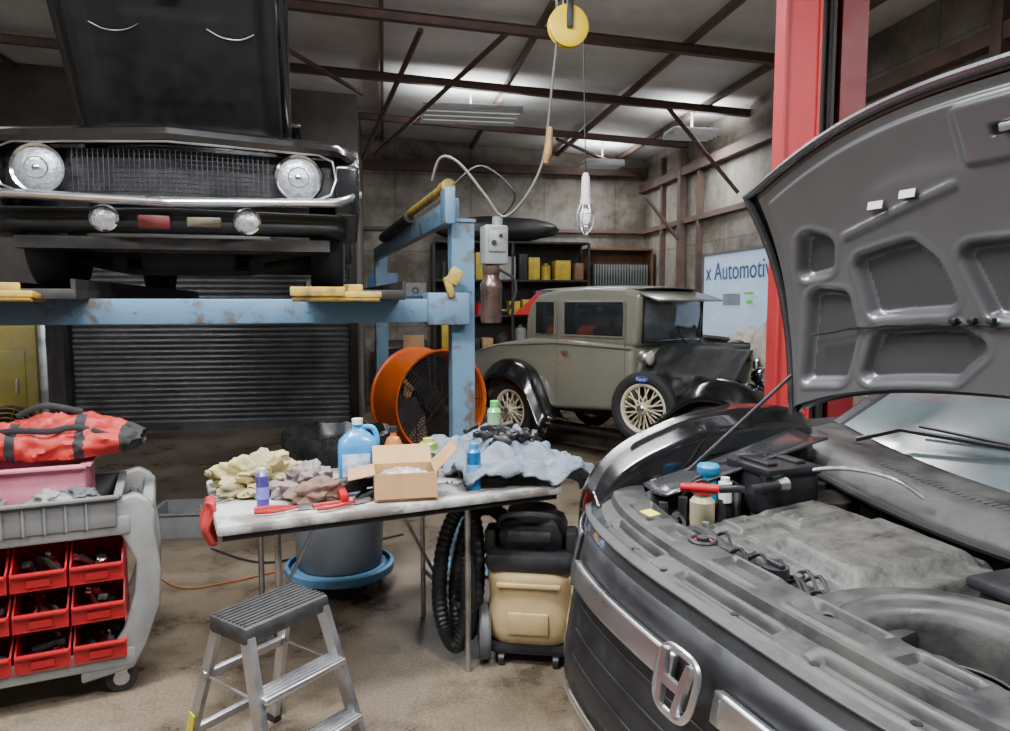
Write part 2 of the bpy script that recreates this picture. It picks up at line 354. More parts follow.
for x in(-.74,.74):
    for y in(.85,3.5):
        w=tyre(G(),(0,0,0),.325,.1,.2).obj('wheel',rubber,mc,loc=(x,y,.325))
        G().lathe([(.0,.09),(.05,.1),(.08,.06),(.17,.05),(.19,.09),(.19,-.09)],(0,0,0),(1 if x>0 else -1,0,0),24).obj('rim',steel,w)
ph=rad(52);hd=G().grid(lambda u,v:((2*u-1)*(.62+.02*v),-v*1.2*1.0,.03*(1-(2*u-1)**2)-.05*max(0,v-.85)/.15),16,14).obj('hood',blackpaint,mc,loc=(-.09,1.3,.9),rot=(-ph,0,0),solid=.012)
hu=mat('satin_black_underhood',(.012,.012,.013),.5,0,.3,6)
def hin(u,v):
    x=(2*u-1)*.57;y=-.08-1.04*v
    d=max(abs(x)/.5,abs(y+.6)/.46)
    z=-.035+.025*max(0,min(1,(1-d)*10))-.008*math.sin(max(0,min(1,(.6-d)*10))*pi/2)
    return (x,y,z)
G().grid(hin,50,50).obj('hood_inner_panel',hu,hd,solid=.006,smooth=50)
G().box((0,-1.0,-.05),(.12,.06,.05),bev=.01).box((0,-1.08,-.06),(.03,.1,.03)).obj('hood_latch',hu,hd)
for sx in(-1,1):
    G().tube(cr([(sx*.18,-.80,-.03),(sx*.26,-.76,-.032),(sx*.36,-.755,-.032),(sx*.44,-.79,-.03)],4),.003,6).obj('hood_highlight_line',steel,hd)  # thin bright tubes stand in for highlight streaks on the black underside
    G().tube([(sx*.60,-.15,-.02),(sx*.63,.05,-.2)],.012,6).obj('hood_hinge',darkmetal,hd)
# ------------------------------------------------------------ FOUR POST LIFT
lf=thing('four_post_lift','worn blue four-post vehicle lift with yellow ramps','vehicle lift',(-.24,4.2,0),16)
def post(x,y,h):
    g=G();g.box((x,y,h/2),(.13,.012,h)).box((x-.06,y+.05,h/2),(.012,.11,h)).box((x+.06,y+.05,h/2),(.012,.11,h))
    g.box((x,y+.05,.01),(.36,.36,.02));g.box((x,y+.05,h),(.15,.13,.02))
    g.obj('post',bluesteel,lf)
post(0,0,2.06);post(0,4.1,2.1);post(-3.3,0,2.1);post(-3.3,4.1,2.1)
for y in(0,4.1):
    g=G();g.box((-1.65,y,1.55),(3.24,.14,.13),bev=.008);g.box((-.1,y-.01,1.56),(.24,.16,.18),bev=.01)
    for i in range(9): g.cyl((-.3-i*.28,y-.075,1.55),(-.3-i*.28,y-.068,1.55),.008,seg=8)
    g.obj('crossbeam',bluesteel,lf)
for x in(-.62,-2.15):
    g=G();g.box((x,1.95,1.635),(.5,4.5,.05),bev=.006).box((x-.24,1.95,1.68),(.02,4.5,.05)).box((x+.24,1.95,1.68),(.02,4.5,.05));g.obj('runway',darkmetal,lf)
    x-=.12
    g=G();g.box((x+.02,-.32,1.625),(.42,.2,.03),(rad(-6),0,0),.006).box((x-.08,-.42,1.65),(.26,.02,.045),(0,0,0),.006).box((x+.1,-.28,1.665),(.08,.08,.045),(0,0,.3),.008).cyl((x-.2,-.40,1.615),(x+.22,-.40,1.615),.015);g.obj('ramp_stop',yelpaint,lf)
g=G();g.box((-.05,2.05,2.12),(.06,4.1,.13),bev=.008).box((-.09,-.02,2.13),(.06,.14,.2),bev=.01);g.obj('top_rail',bluesteel,lf)
g=G();g.cyl((-.08,.1,2.25),(-.10,1.9,2.24),.032).cyl((-.08,.0,2.25),(-.08,.12,2.25),.04);g.obj('hydraulic_cylinder',yelpaint,lf)
G().cyl((-.10,1.3,2.22),(-.10,3.0,2.21),.045,seg=12).obj('cable_sheave',darkmetal,lf)
g=G();g.box((-.07,-.09,1.74),(.07,.05,.09),(0,.5,0),.01).box((-.10,-.09,1.68),(.04,.04,.12),(0,-.3,0),.01);g.obj('safety_latch',yelpaint,lf)
pw=G().box((.17,-.05,1.92),(.14,.12,.22),bev=.015).box((.17,-.115,1.94),(.1,.01,.12),bev=.004).cyl((.19,-.05,2.03),(.19,-.05,2.08),.03).obj('control_box',mat('box_grey',(.28,.30,.29),.45,.2,.15,5),lf)
for x,z,r in((.15,1.93,.014),(.19,1.97,.01)):
    G().cyl((x,-.13,z),(x,-.115,z),r).obj('push_button',blackpl,pw)
g=G();g.lathe([(0,1.48),(.056,1.48),(.06,1.5),(.06,1.66),(.064,1.67),(.064,1.70),(.05,1.72),(.045,1.75),(.05,1.76),(.05,1.80),(0,1.81)],(.15,-.06,0),(0,0,1),24);g.obj('pump_reservoir',mat('copper_brown_metal',(.26,.17,.12),.35,.7,.3,6,c2=(.12,.09,.08)),lf)
G().tube(cr([(.11,-.05,1.82),(.28,-.1,1.72),(.24,-.08,1.55),(.09,-.05,1.6)],6),.008,6).obj('hydraulic_hose',blackpl,lf)
G().tube(cr([(.19,0,2.05),(.28,-.1,2.2),(.1,-.05,2.36),(-.05,0,2.26)],6),.006,6).obj('hydraulic_hose',blackpl,lf)
# ------------------------------------------------------------ RED LIFT COLUMN
rc=thing('lift_column','tall red steel two-post lift column beside the grey car','lift column',(1.60,3.78,0),-8)
h=3.75
G().box((-.135,-.02,h/2),(.17,.2,h)).box((-.215,-.13,h/2),(.012,.03,h)).box((-.055,-.13,h/2),(.012,.03,h)).obj('column',redpost,rc,smooth=0)
g=G();g.box((0,.14,h/2),(.40,.02,h)).box((.13,.05,h/2),(.12,.2,h)).obj('column_channel',mat('dark_red_paint',(.14,.008,.010),.5,0,.1,4),rc,smooth=0)
G().box((0,0,.01),(.6,.5,.02)).obj('base_plate',redpost,rc)
g=G();g.box((.01,.02,h/2),(.07,.12,h)).cyl((.01,-.07,.3),(.01,-.07,3.6),.012,seg=8);g.obj('cable_guide',darkmetal,rc)
# ------------------------------------------------------------ ANTIQUE CAR
ac=thing('antique_car','olive grey 1930s coupe with black fenders and cream spoked wheels','car',(.6,8.83,0),-47)
g=G()
low=[(-1.02,.50),(-1.05,.66),(-1.0,.82),(-.86,.96),(-.62,1.06),(-.3,1.12),(.0,1.16),(.2,1.20),(.8,1.2),(1.62,1.16),(1.66,.5),(.5,.42),(-.5,.42)]
g.prism([(x,-.62,z) for x,z in low],(0,1.24,0),.06)
g.obj('body',olive,ac)
g=G()
up=[(.06,1.12),(.09,1.42),(.16,1.58),(.30,1.69),(.58,1.74),(1.0,1.76),(1.5,1.74),(1.70,1.69),(1.64,1.14)]
g.prism([(x,-.585,z) for x,z in up],(0,1.17,0),.06)
g.box((1.80,0,1.645),(.24,1.16,.02),(0,rad(18),0),.008)
g.obj('cabin',olive,ac)
g=G();g.grid(lambda u,v:(.25+1.4*u,-.52+1.04*v,1.725+.045*math.sin(pi*v)**.6*math.sin(pi*min(1,max(0,u*.9+.08)))**.4),16,10);g.obj('roof_cover',mat('dark_olive_top',(.12,.12,.095),.45,0,.08,5),ac,solid=.012)
G().box((.09,0,1.43),(.02,.6,.2),(0,rad(8),0),.008).obj('rear_window',glassdark,ac)
for sy in(-1,1):
    y=sy*.592
    for x0,x1 in((.26,.56),(.70,1.50)):
        wn=G().box(((x0+x1)/2,y,1.42),(x1-x0,.012,.36),bev=.02).obj('side_window',glassdark,ac)
        G().tube([(x0,y+sy*.005,1.24),(x0,y+sy*.005,1.60),(x1,y+sy*.005,1.60),(x1,y+sy*.005,1.24)],.010,6,True).obj('window_frame',olive,wn)
    g=G();g.tube([(-.80,sy*.62,.98),(-.3,sy*.63,1.09),(.6,sy*.63,1.15),(1.62,sy*.63,1.13)],.008,6).tube([(.62,sy*.625,.52),(.62,sy*.62,1.6)],.004,4).tube([(1.54,sy*.625,.52),(1.54,sy*.62,1.6)],.004,4);g.obj('belt_moulding',mat('dark_olive_top'),ac)
    G().cyl((.74,sy*.63,1.06),(.74,sy*.67,1.06),.012).box((.78,sy*.67,1.06),(.1,.015,.02),bev=.006).obj('door_handle',chrome,ac)
wsd=G().box((1.685,0,1.42),(.012,1.04,.40),(0,rad(3),0),.01).obj('windshield',mat('blue_grey_glass',(.10,.12,.135),.08,0,.3,4,coat=1),ac)
G().tube([(1.69,-.53,1.2),(1.70,-.53,1.63),(1.70,.53,1.63),(1.69,.53,1.2)],.016,8,True).obj('windshield_frame',blackpaint,wsd)
G().torus((1.72,.25,1.27),.17,.010,(1,0,.5)).obj('steering_wheel',blackpl,ac)
def eh(u,v):
    x=1.64+1.12*u;w=.56-.28*u;zt=1.14-.06*u;a=pi*v
    c=math.cos(a);s_=math.sin(a)
    return (x,-w*(abs(c)**.55)*(1 if c>0 else -1),.55+(zt-.55)*(s_**.45))
g=G().grid(eh,14,20)
for i in range(12): g.box((2.0+i*.05,-.43+.0135*i,.85),(.012,.02,.2),(0,0,.25))
g.obj('engine_hood',olive,ac)
G().grid(lambda u,v:(2.78,(u-.5)*.54*(1-.0*v),.5+.6*v-(.06*(2*u-1)**2*v)),8,8).box((2.74,0,.8),(.06,.5,.58),bev=.04).obj('radiator_shell',chrome,ac)
def fender(path,y0,y1,sy):
    P=cr([(x,0,z) for x,z in path],6)
    def f(u,v):
        p=P[int(round(u*(len(P)-1)))];y=y0+(y1-y0)*v;dz=.05*math.sin(pi*v)-.14*max(0,v-.7)/.3
        return (p.x,sy*y,p.z+dz)
    return G().grid(f,len(P)-1,14).obj('fender',blackpaint,ac,solid=.012)
for sy in(-1,1):
    fender([(3.14,.34),(3.10,.60),(2.92,.80),(2.63,.87),(2.38,.80),(2.12,.60),(1.9,.40),(1.7,.30)],.36,.86,sy)
    fender([(-.54,.28),(-.50,.55),(-.32,.80),(-.02,.90),(.28,.80),(.46,.54),(.58,.34),(.68,.30)],.5,.88,sy)
    G().box((1.15,sy*.73,.29),(1.1,.26,.03),bev=.008).obj('running_board',blackpaint,ac)
    hl=G().lathe([(.0,-.14),(.05,-.13),(.09,-.06),(.105,0),(.105,.012)],(2.92,sy*.36,.93),(1,0,0),24).cyl((2.85,sy*.36,.93),(2.83,sy*.38,.70),.015).obj('headlight',chrome,ac)
    G().lathe([(.1,.008),(.05,.03),(0,.035)],(2.92,sy*.36,.93),(1,0,0),24).obj('headlight_lens',lens,hl)
    cl=G().sph((1.80,sy*.64,1.06),(.08,.07,.07)).lathe([(.07,0),(.078,.01),(.07,.02)],(1.85,sy*.64,1.06),(1,0,0),20).cyl((1.80,sy*.64,1.06),(1.76,sy*.55,.98),.012).obj('cowl_lamp',bchrome,ac)
    G().lathe([(.07,.02),(.04,.035),(0,.04)],(1.85,sy*.64,1.06),(1,0,0),20).obj('lamp_lens',whitem,cl)
g=G()
for z in(.42,.52): g.tube(cr([(3.05,-.8,z),(3.22,-.6,z),(3.28,0,z),(3.22,.6,z),(3.05,.8,z)],5),.022,6,flat=(1,.4))
g.box((3.2,0,.47),(.03,.06,.16)).obj('bumper',chrome,ac)
G().box((1.2,-.35,.42),(3.5,.06,.1)).box((1.2,.35,.42),(3.5,.06,.1)).box((2.63,0,.35),(.08,1.3,.06)).box((0,0,.36),(.1,1.3,.1)).obj('chassis',blackpl,ac)
def spoke_wheel(loc,ry=0,par=ac):
    w=G().torus((0,0,0),.295,.06,(0,1,0),44,10).obj('wheel',rubber,par,loc=loc,rot=(0,0,ry))
    g=G();g.torus((0,0,0),.232,.024,(0,1,0),40,8,flat=(1,1.6)).lathe([(0,-.08),(.045,-.08),(.06,-.05),(.07,.0),(.06,.05),(0,.06)],(0,0,0),(0,1,0),20)
    for i in range(24):
        a=2*pi*i/24;a2=a+(.25 if i%2 else -.25);yy=-.045 if i%2 else .03
        g.tube([(.055*math.cos(a2),yy,.055*math.sin(a2)),(.235*math.cos(a),0,.235*math.sin(a))],.0085,5)
    g.obj('spoked_rim',cream,w)
    G().lathe([(0,-.092),(.03,-.09),(.042,-.08)],(0,0,0),(0,1,0),16).obj('hub_cap',chrome,w)
    return w
for x in(0,2.63):
    for y in(-.72,.72): spoke_wheel((x,y,.355))
sw=spoke_wheel((1.92,-.80,.585),.12)
em=G().sph((0,-.062,.285),(.075,.008,.032)).obj('oval_emblem',mat('emblem_blue',(.02,.06,.32),.3,0,.05),sw)
text('emblem_lettering','Ford',.05,whitem,em,(0,-.072,.285),(rad(90),0,0),.001)
def aw(x,y,z):
    a=rad(-47);return (.6+x*math.cos(a)-y*math.sin(a),8.83+x*math.sin(a)+y*math.cos(a),z)
def cov(u,v):
    x=(u-.5)*.98;s=v*1.65
    n=noise.noise(V((x*6,s*4,3)));n2=noise.noise(V((x*15,s*9,7)))
    if s<.75: y=.45-s;z=.06+.02*n
    else:
        e=s-.75;y=-.30-.30*min(1,e/.35)-.04*e;z=.06-e*.72
    return (x+.02*n,y+.03*n2*(s>.7)+.05*math.sin(x*16)*(s>.75)*min(1,(s-.7)*2),z+.01*n2)
G().grid(cov,50,60).obj('fender_cover',mat('black_cloth',(.022,.022,.024),.6,0,.3,8),solid=.006,loc=aw(2.25,.0,1.10),rot=(0,0,rad(-47)),smooth=80,label='black fabric cover draped over the old coupe hood',cat='cloth')
G().blob((0,0,.04),(.18,.16,.10),.55,9,1.9,flatb=.03).obj('shop_rag',mat('offwhite_cloth',(.55,.53,.45),.85,0,.15,8),loc=aw(2.55,.05,1.20),smooth=80,label='crumpled off-white rag lying on the black fender cover',cat='rag')
G().blob((0,0,.04),(.14,.12,.20),.5,15,1.9).obj('shop_rag',mat('beige_cloth',(.42,.39,.33),.85,0,.2,8),loc=aw(2.80,-.12,1.12),smooth=80,label='beige rag bundled at the front of the coupe',cat='rag')
# ------------------------------------------------------------ GREY MODERN CAR (engine bay)
GX,GY,GZ=.40,1.42,.04
gc=thing('grey_car','charcoal grey car with hood raised over dusty engine bay','car',(GX,GY,GZ),-70)
def gw(x,y,z):
    a=rad(-70);return (GX+x*math.cos(a)-y*math.sin(a),GY+x*math.sin(a)+y*math.cos(a),z+GZ)
DD=.46
def outl(s):
    if s<.3:
        t=s/.3;return V((-.99,2.3-(2.3-DD)*t)),V((-1,0))
    if s>.7:
        t=(s-.7)/.3;return V((.99,DD+(2.3-DD)*t)),V((1,0))
    a=-pi/2+pi*(s-.3)/.4
    sx=1 if a>0 else -1
    x=sx*.99*abs(math.sin(a))**(2/3);y=DD*(1-abs(math.cos(a))**(2/3))
    n=V((sx*(abs(x)/.99)**2,-((1-y/DD)**2)/DD*.7));n.normalize();return V((x,y)),n
PR=[(-.10,.16),(.0,.23),(.035,.40),(.03,.56),(.012,.68),(-.004,.78),(-.022,.86),(-.045,.905),(-.07,.918),(-.085,.905),(-.09,.86)]
def zrise(y): return .20*min(max(y,0),1.05)/1.05
g=G()
def fs(u,v):
    p,n=outl(u);off,z=interp(PR,v)
    q=p+n*off;y=p.y
    if z>.6: z+=zrise(y)*(z-.6)/.3
    d=abs(y-.86)
    if d<.37 and abs(p.x)>.9: z=max(z,.33+math.sqrt(.37**2-d*d))
    return (q.x,q.y,z)
g.grid(fs,150,30);g.obj('body',charcoal,gc)
def patch(x0,x1,z0,z1,off,name,m,n=16,solid=.01):
    def f(u,v):
        x=x0+(x1-x0)*u;z=z0+(z1-z0)*v
        y=DD*(1-(1-min(abs(x)/.99,.999)**3)**(1/3));nn=V(((abs(x)/.99)**2*(1 if x>0 else -1),-((1-y/DD)**2)/DD*.7)).normalized()
        po=0
        for k_ in range(len(PR)-1):
            if PR[k_][1]<=z<=PR[k_+1][1]:
                t=(z-PR[k_][1])/(PR[k_+1][1]-PR[k_][1]);po=PR[k_][0]*(1-t)+PR[k_+1][0]*t;break
        q=V((x,y))+nn*(po+off);return (q.x,q.y,z+zrise(y)*max(0,z-.6)/.3)
    return G().grid(f,n,8).obj(name,m,gc,solid=solid)
patch(-.70,.70,.46,.875,.004,'grille',blackpl,30)
patch(-.64,-.075,.755,.815,.026,'grille_bar',bchrome,20,.02)
patch(.075,.64,.755,.815,.026,'grille_bar',bchrome,20,.02)
for z in(.56,.63,.70): patch(-.6,.6,z,z+.008,.008,'grille_slat',blackpl,20)
patch(-.62,.62,.455,.475,.020,'grille_lower_trim',bchrome,20)
patch(-.45,.45,.25,.41,.012,'lower_grille',blackpl,20)
for sx in(-1,1):
    patch(sx*.74,sx*.965,.70,.86,.008,'headlight',mat('smoky_lamp',(.10,.105,.11),.08,.2,.3,9,coat=1),14)
patch(-.14,.20,.49,.545,.03,'licence_bracket',mat('plate_blue',(.12,.22,.5),.4),8)
eb=G().tube([(.064*abs(math.cos(a))**.6*(1 if math.cos(a)>0 else -1)*(1+.10*math.sin(a)),0,.062*abs(math.sin(a))**.6*(1 if math.sin(a)>0 else -1)) for a in [2*pi*i/40 for i in range(40)]],.007,8,True,flat=(1.2,1)).obj('emblem',bchrome,gc,loc=(0,-.064,.80),rot=(rad(-14),0,0))
g=G()
for sx in(-1,1):
    g.prism([(sx*.018,0,-.053),(sx*.036,0,-.053),(sx*.052,0,.053),(sx*.036,0,.053),(sx*.025,0,.01),(sx*.025,0,-.01)],(0,-.013,0))
g.box((0,-.007,-.002),(.052,.013,.018));g.obj('emblem_letter',bchrome,eb)
def sdp(px,py,poly):
    d=1e9;ins=False;n=len(poly)
    for i in range(n):
        ax,ay=poly[i];bx,by=poly[(i+1)%n];ex,ey=bx-ax,by-ay;wx,wy=px-ax,py-ay
        t=max(0,min(1,(wx*ex+wy*ey)/(ex*ex+ey*ey+1e-9)));dx,dy=wx-ex*t,wy-ey*t;d=min(d,dx*dx+dy*dy)
        if (ay>py)!=(by>py) and px<(bx-ax)*(py-ay)/(by-ay+1e-12)+ax: ins=not ins
    d=math.sqrt(d);return -d if ins else d
def sst(a,b,x): t=max(0,min(1,(x-a)/(b-a)));return t*t*(3-2*t)
def rct(x0,y0,x1,y1): return [(x0,y0),(x1,y0),(x1,y1),(x0,y1)]
pk=[rct(-.66,.60,-.52,.9),rct(-.46,.62,-.38,.85),rct(-.20,.62,-.06,.88),rct(.06,.6,.24,.88),rct(.30,.6,.42,.85),rct(-.62,.22,-.34,.36),rct(-.22,.20,.10,.32),rct(.2,.2,.5,.34)]
def rcov(u,v):
    x=(2*u-1)*.84;y=.035+.22*v+DD*(1-(1-min(abs(x)/.99,.999)**3)**(1/3))*.94
    z=.902+zrise(y)*.6+.010*math.sin(pi*v)
    d=min(sdp(x,v*.22,[(a,b*.22) for a,b in p]) for p in pk)
    z-=.013*sst(.003,-.004,d); z+=.004*sst(.009,.003,abs(d-.010))
    z+=.018*sst(.42,.46,v)*sst(.98,.94,v)
    z-=.04*sst(.93,1,v)
    return (x,y,z)
G().grid(rcov,170,50).obj('radiator_cover',graypl,gc,solid=.006,smooth=40)
for x in(-.76,-.6,-.42,-.27,.0,.22,.42,.62):
    yy=.075+DD*(1-(1-(abs(x)/.99)**3)**(1/3))*.94;zz=.906+zrise(yy)*.6
    G().cyl((x,yy,zz-.01),(x,yy,zz+.008),.009,seg=12).obj('push_clip',blackpl,gc)
g=G();g.box((0,.6,.5),(1.5,.85,.04))
for sx in(-1,1):
    g.grid(lambda u,v:(sx*(.72+.08*v**2),.28+.72*u,.5+(.44+.15*u)*v),12,8)
g.box((0,1.0,.70),(1.6,.04,.5)).box((0,.25,.7),(1.3,.05,.36))
g.obj('engine_bay',mat('bay_dark',(.03,.03,.032),.5,.3,.4,6),gc,solid=.008)
for sx in(-1,1):
    G().grid(lambda u,v:(sx*(.70+.17*v),.36+.62*u,.965+.14*u-.015*math.sin(v*pi)+.01*v),12,5).obj('fender_flange',charcoal,gc,solid=.008)
FC=cr([(.16,.96,0),(.24,1.02,0),(.34,1.075,0),(.46,1.12,0),(.60,1.16,0),(.76,1.18,0),(.92,1.175,0),(1.06,1.15,0)],6)
for sx in(-1,1):
    def fcf(u,v):
        p=FC[int(round(u*(len(FC)-1)))];y,zc=p.x,p.y
        ox=.99*(1-(1-min(y/DD,1))**3)**(1/3) if y<DD else .99
        ox=ox*1.0+.005
        pr=[(-.15,-.14),(-.13,-.05),(-.09,.0),(-.05,.012),(-.02,-.004),(.0,-.05),(.01,-.14)]
        dx,dz=interp(pr,v)
        return (sx*(ox+dx),y,zc+dz-.0)
    G().grid(fcf,len(FC)-1,24).obj('fender',blackpaint,gc,solid=.008)
# engine cover
ecp=[(-.62,.42),(-.55,.37),(-.02,.35),(.04,.42),(.06,.80),(.0,.86),(-.54,.88),(-.62,.82)]
def ec(u,v):
    x=-.66+.76*u;y=.33+.58*v;d=sdp(x,y,ecp)-.012;h=.80+.115*sst(.0,-.05,d)
    h+=.034*sst(.01,-.04,sdp(x,y,[(-.36,.46),(-.03,.43),(-.01,.80),(-.34,.83)]))
    h+=.012*sst(.01,-.012,sdp(x,y,rct(-.58,.62,-.42,.82)))
    for i in range(4): h+=.006*sst(.0,-.006,sdp(x,y,rct(-.565+.037*i,.64,-.548+.037*i,.80)))
    h+=.014*sst(.004,-.008,sdp(x,y,rct(-.57,.46,-.47,.55)))
    h-=.010*sst(.0,-.005,sdp(x,y,rct(-.545,.48,-.495,.53)))
    h+=.010*sst(.004,-.006,sdp(x,y,rct(-.44,.45,-.39,.57)))
    h-=.006*sst(.005,.0,abs(x+.20+.1*(y-.6)))*(.50<y<.76)
    for cx_,cy_ in((-.57,.41),(-.57,.83),(-.0,.40),(.0,.81)):
        h-=.02*sst(.028,.018,math.hypot(x-cx_,y-cy_))
    h+=.08*(y-.6)+.0015*noise.noise(V((x*20,y*20,0)))
    return (x,y,h)
G().grid(ec,170,130).obj('engine_cover',dustpl,gc,smooth=50)
def part(name,g,m,**k): return g.obj(name,m,gc,**k)
for x,y in((-.57,.41),(-.57,.83),(0,.40),(0,.81)): part('cover_bolt',G().cyl((x,y,.89),(x,y,.915),.011,seg=6),steel)
part('fuse_box',G().box((-.68,.74,.96),(.20,.20,.13),bev=.015).box((-.68,.74,1.035),(.21,.21,.03),bev=.01).box((-.68,.68,1.055),(.14,.04,.012),bev=.004).box((-.68,.79,1.055),(.14,.04,.012),bev=.004).box((-.60,.65,1.0),(.03,.03,.06),bev=.005),blackpl)
part('power_steering_reservoir',G().lathe([(0,.86),(.034,.86),(.038,.89),(.038,.95),(.026,.965),(.026,.98)],(-.66,.46,0)),mat('clear_reservoir',(.38,.33,.22),.4))
part('reservoir_cap',G().cyl((-.66,.46,.975),(-.66,.46,1.0),.030),redpl)
part('brake_fluid_bottle',G().cyl((-.63,.52,.95),(-.63,.52,1.01),.020).cyl((-.63,.52,1.01),(-.63,.52,1.025),.013),whitem)
part('coolant_cap',G().lathe([(0,.025),(.030,.025),(.036,.018),(.036,0),(.03,-.01)],(-.73,.53,1.02)).cyl((-.73,.53,.93),(-.73,.53,1.02),.028),mat('cyan_plastic',(.015,.24,.48),.4))
part('oil_fill_neck',G().cyl((-.33,.23,.92),(-.33,.23,.95),.036).torus((-.33,.23,.955),.032,.006).cyl((-.33,.23,.94),(-.33,.23,.965),.016),blackpl)
part('oil_cap_ring',G().torus((-.33,.23,.951),.025,.004),redpl)
part('radiator_cap',G().cyl((-.12,.28,.93),(-.12,.28,.955),.03).box((-.12,.28,.96),(.05,.015,.012),bev=.004),blackpl)
part('warning_sticker',G().box((-.56,.215,.965),(.055,.035,.002),(rad(6),0,0)),mat('sticker_yellow',(.7,.6,.04),.5))
for pts,r in (([(-.6,.38,.88),(-.45,.33,.92),(-.3,.34,.87),(-.15,.31,.88),(0,.33,.85)],.018),([(-.70,.62,.93),(-.72,.5,.91),(-.70,.40,.9),(-.6,.30,.87)],.016)):
    G().tube(cr(pts,8),r,10).obj('coolant_hose',rubber,gc)
G().tube(cr([(-.60,.80,1.03),(-.48,.84,1.06),(-.34,.87,1.06),(-.26,.90,1.02)],8),.007,8).obj('brake_line',steel,gc)
for sx in(-1,1): G().lathe([(.13,.0),(.12,.05),(.08,.07),(.03,.07),(.03,.09),(0,.09)],(sx*.66,.90,.88)).obj('strut_tower',darkmetal,gc)
g=G()
g.box((.26,.72,.88),(.30,.24,.14),bev=.03).box((.26,.72,.96),(.32,.26,.03),bev=.012)
g.obj('air_filter_box',blackpl,gc)
def duct(u,v):
    a=rad(215-150*u);c=V((.27,.33));p=c+V((math.cos(a),math.sin(a)))*(.2+.17*(v-.5))
    z=.900+.035*sst(0,.2,v)*sst(1,.8,v)+.008*sst(.42,.46,v)*sst(.58,.54,v)
    if v<.04 or v>.96: z=.84
    return (p.x,p.y,z+.02*u)
G().grid(duct,70,30).obj('intake_duct',graypl,gc,solid=.006,smooth=45)
G().box((.10,.36,.88),(.14,.10,.06),(0,0,.2),.015).cyl((.04,.30,.9),(.04,.30,.93),.022).obj('thermostat_housing',darkmetal,gc)
G().box((.30,.28,.87),(.14,.14,.08),(0,0,-.1),.02).obj('coolant_tank',graypl,gc)
random.seed(5)
for i in range(12):
    G().box((-.60+i*.058,.325+.012*(i%3),.885),(.042,.035,.04+.02*(i%3)),(0,0,.2*(i%3)),.007).obj('sensor_connector',[blackpl,darkmetal,dustpl][i%3],gc)
for i in range(8):
    x=-.72+.03*(i%4);y=.36+i*.05;G().cyl((x,y,.86),(x,y,.94+.02*(i%2)),.014,seg=10).obj('engine_fitting',[darkmetal,blackpl,steel][i%3],gc)
for i in range(12):
    x=random.uniform(-.66,.0);y=random.uniform(.28,.35);G().tube(cr([(x,y,.89),(x+.06,y+.02,.935),(x+.13,y-.01,.90)],4),.005,6).obj('wiring_harness',blackpl,gc)
for i in range(9):
    x=random.uniform(-.78,-.66);y=random.uniform(.36,.8);G().tube(cr([(x,y,.96),(x+.03,y+.05,1.01),(x+.05,y+.1,.97)],4),.006,6).obj('wiring_harness',blackpl,gc)
# cowl
def cyc(x): return .89+.11*(abs(x))**2
def cz(x): return .10*abs(x)**1.8
g=G();g.grid(lambda u,v:((2*u-1)*.92,cyc((2*u-1)*.92)+.24*v,.925+.08*math.sin(min(1,v*2.2)*pi/2)+.02*v+cz((2*u-1)*.92)),50,10)
g.obj('cowl',graypl,gc,solid=.012)
G().tube([(x/20*.88,cyc(x/20*.88)-.005,.94+cz(x/20*.88)) for x in range(-20,21)],.014,8).obj('cowl_seal',rubber,gc)
g=G()
for i in range(44):
    x=-.52+i*.02;g.box((x,cyc(x)+.125,1.018+cz(x)),(.008,.055,.008))
g.obj('cowl_vent_slats',underhood,gc)
g=G();g.grid(lambda u,v:((2*u-1)*(.86-.16*v),cyc((2*u-1)*.9)+.23+.72*v-.06*v*(1-(2*u-1)**2),1.03+cz((2*u-1)*.9)*(1-v)+.54*v),30,14)
g.obj('windshield',mat('windshield_glass',(.075,.10,.105),.07,0,.2,3,coat=1),gc)
g=G()
for sx in(-1,1): g.tube(cr([(sx*.90,1.22,1.09),(sx*.84,1.55,1.30),(sx*.76,1.88,1.52),(sx*.70,2.3,1.60)],6),.035,8)
g.grid(lambda u,v:((2*u-1)*.7,1.88+.9*v,1.57+.06*math.sin(pi*.5*v)),8,8)
for sx in(-1,1): g.box((sx*.93,2.2,.75),(.1,1.5,.75),bev=.05)
g.obj('cabin_frame',charcoal,gc)
for (x0,x1) in((-.70,.0),(.1,.75)):
    G().tube([(x0,cyc(x0)+.16,1.04+cz(x0)),(x0+.12,cyc(x0)+.22,1.09+cz(x0)),(x1,cyc(x1)+.34,1.14+cz(x1))],.008,6).tube([(x0+.14,cyc(x0)+.28,1.10+cz(x0)),(x1,cyc(x1)+.36,1.135+cz(x1))],.005,5).obj('wiper_arm',blackpl,gc)
for sx in(-1,1):
    w=tyre(G(),(0,0,0),.33,.09,.2).obj('wheel',rubber,gc,loc=(sx*.85,.86,.33-GZ))
    G().lathe([(0,.07),(.06,.08),(.2,.06),(.22,.1),(.22,-.09)],(0,0,0),(sx,0,0),24).obj('rim',alu,w)
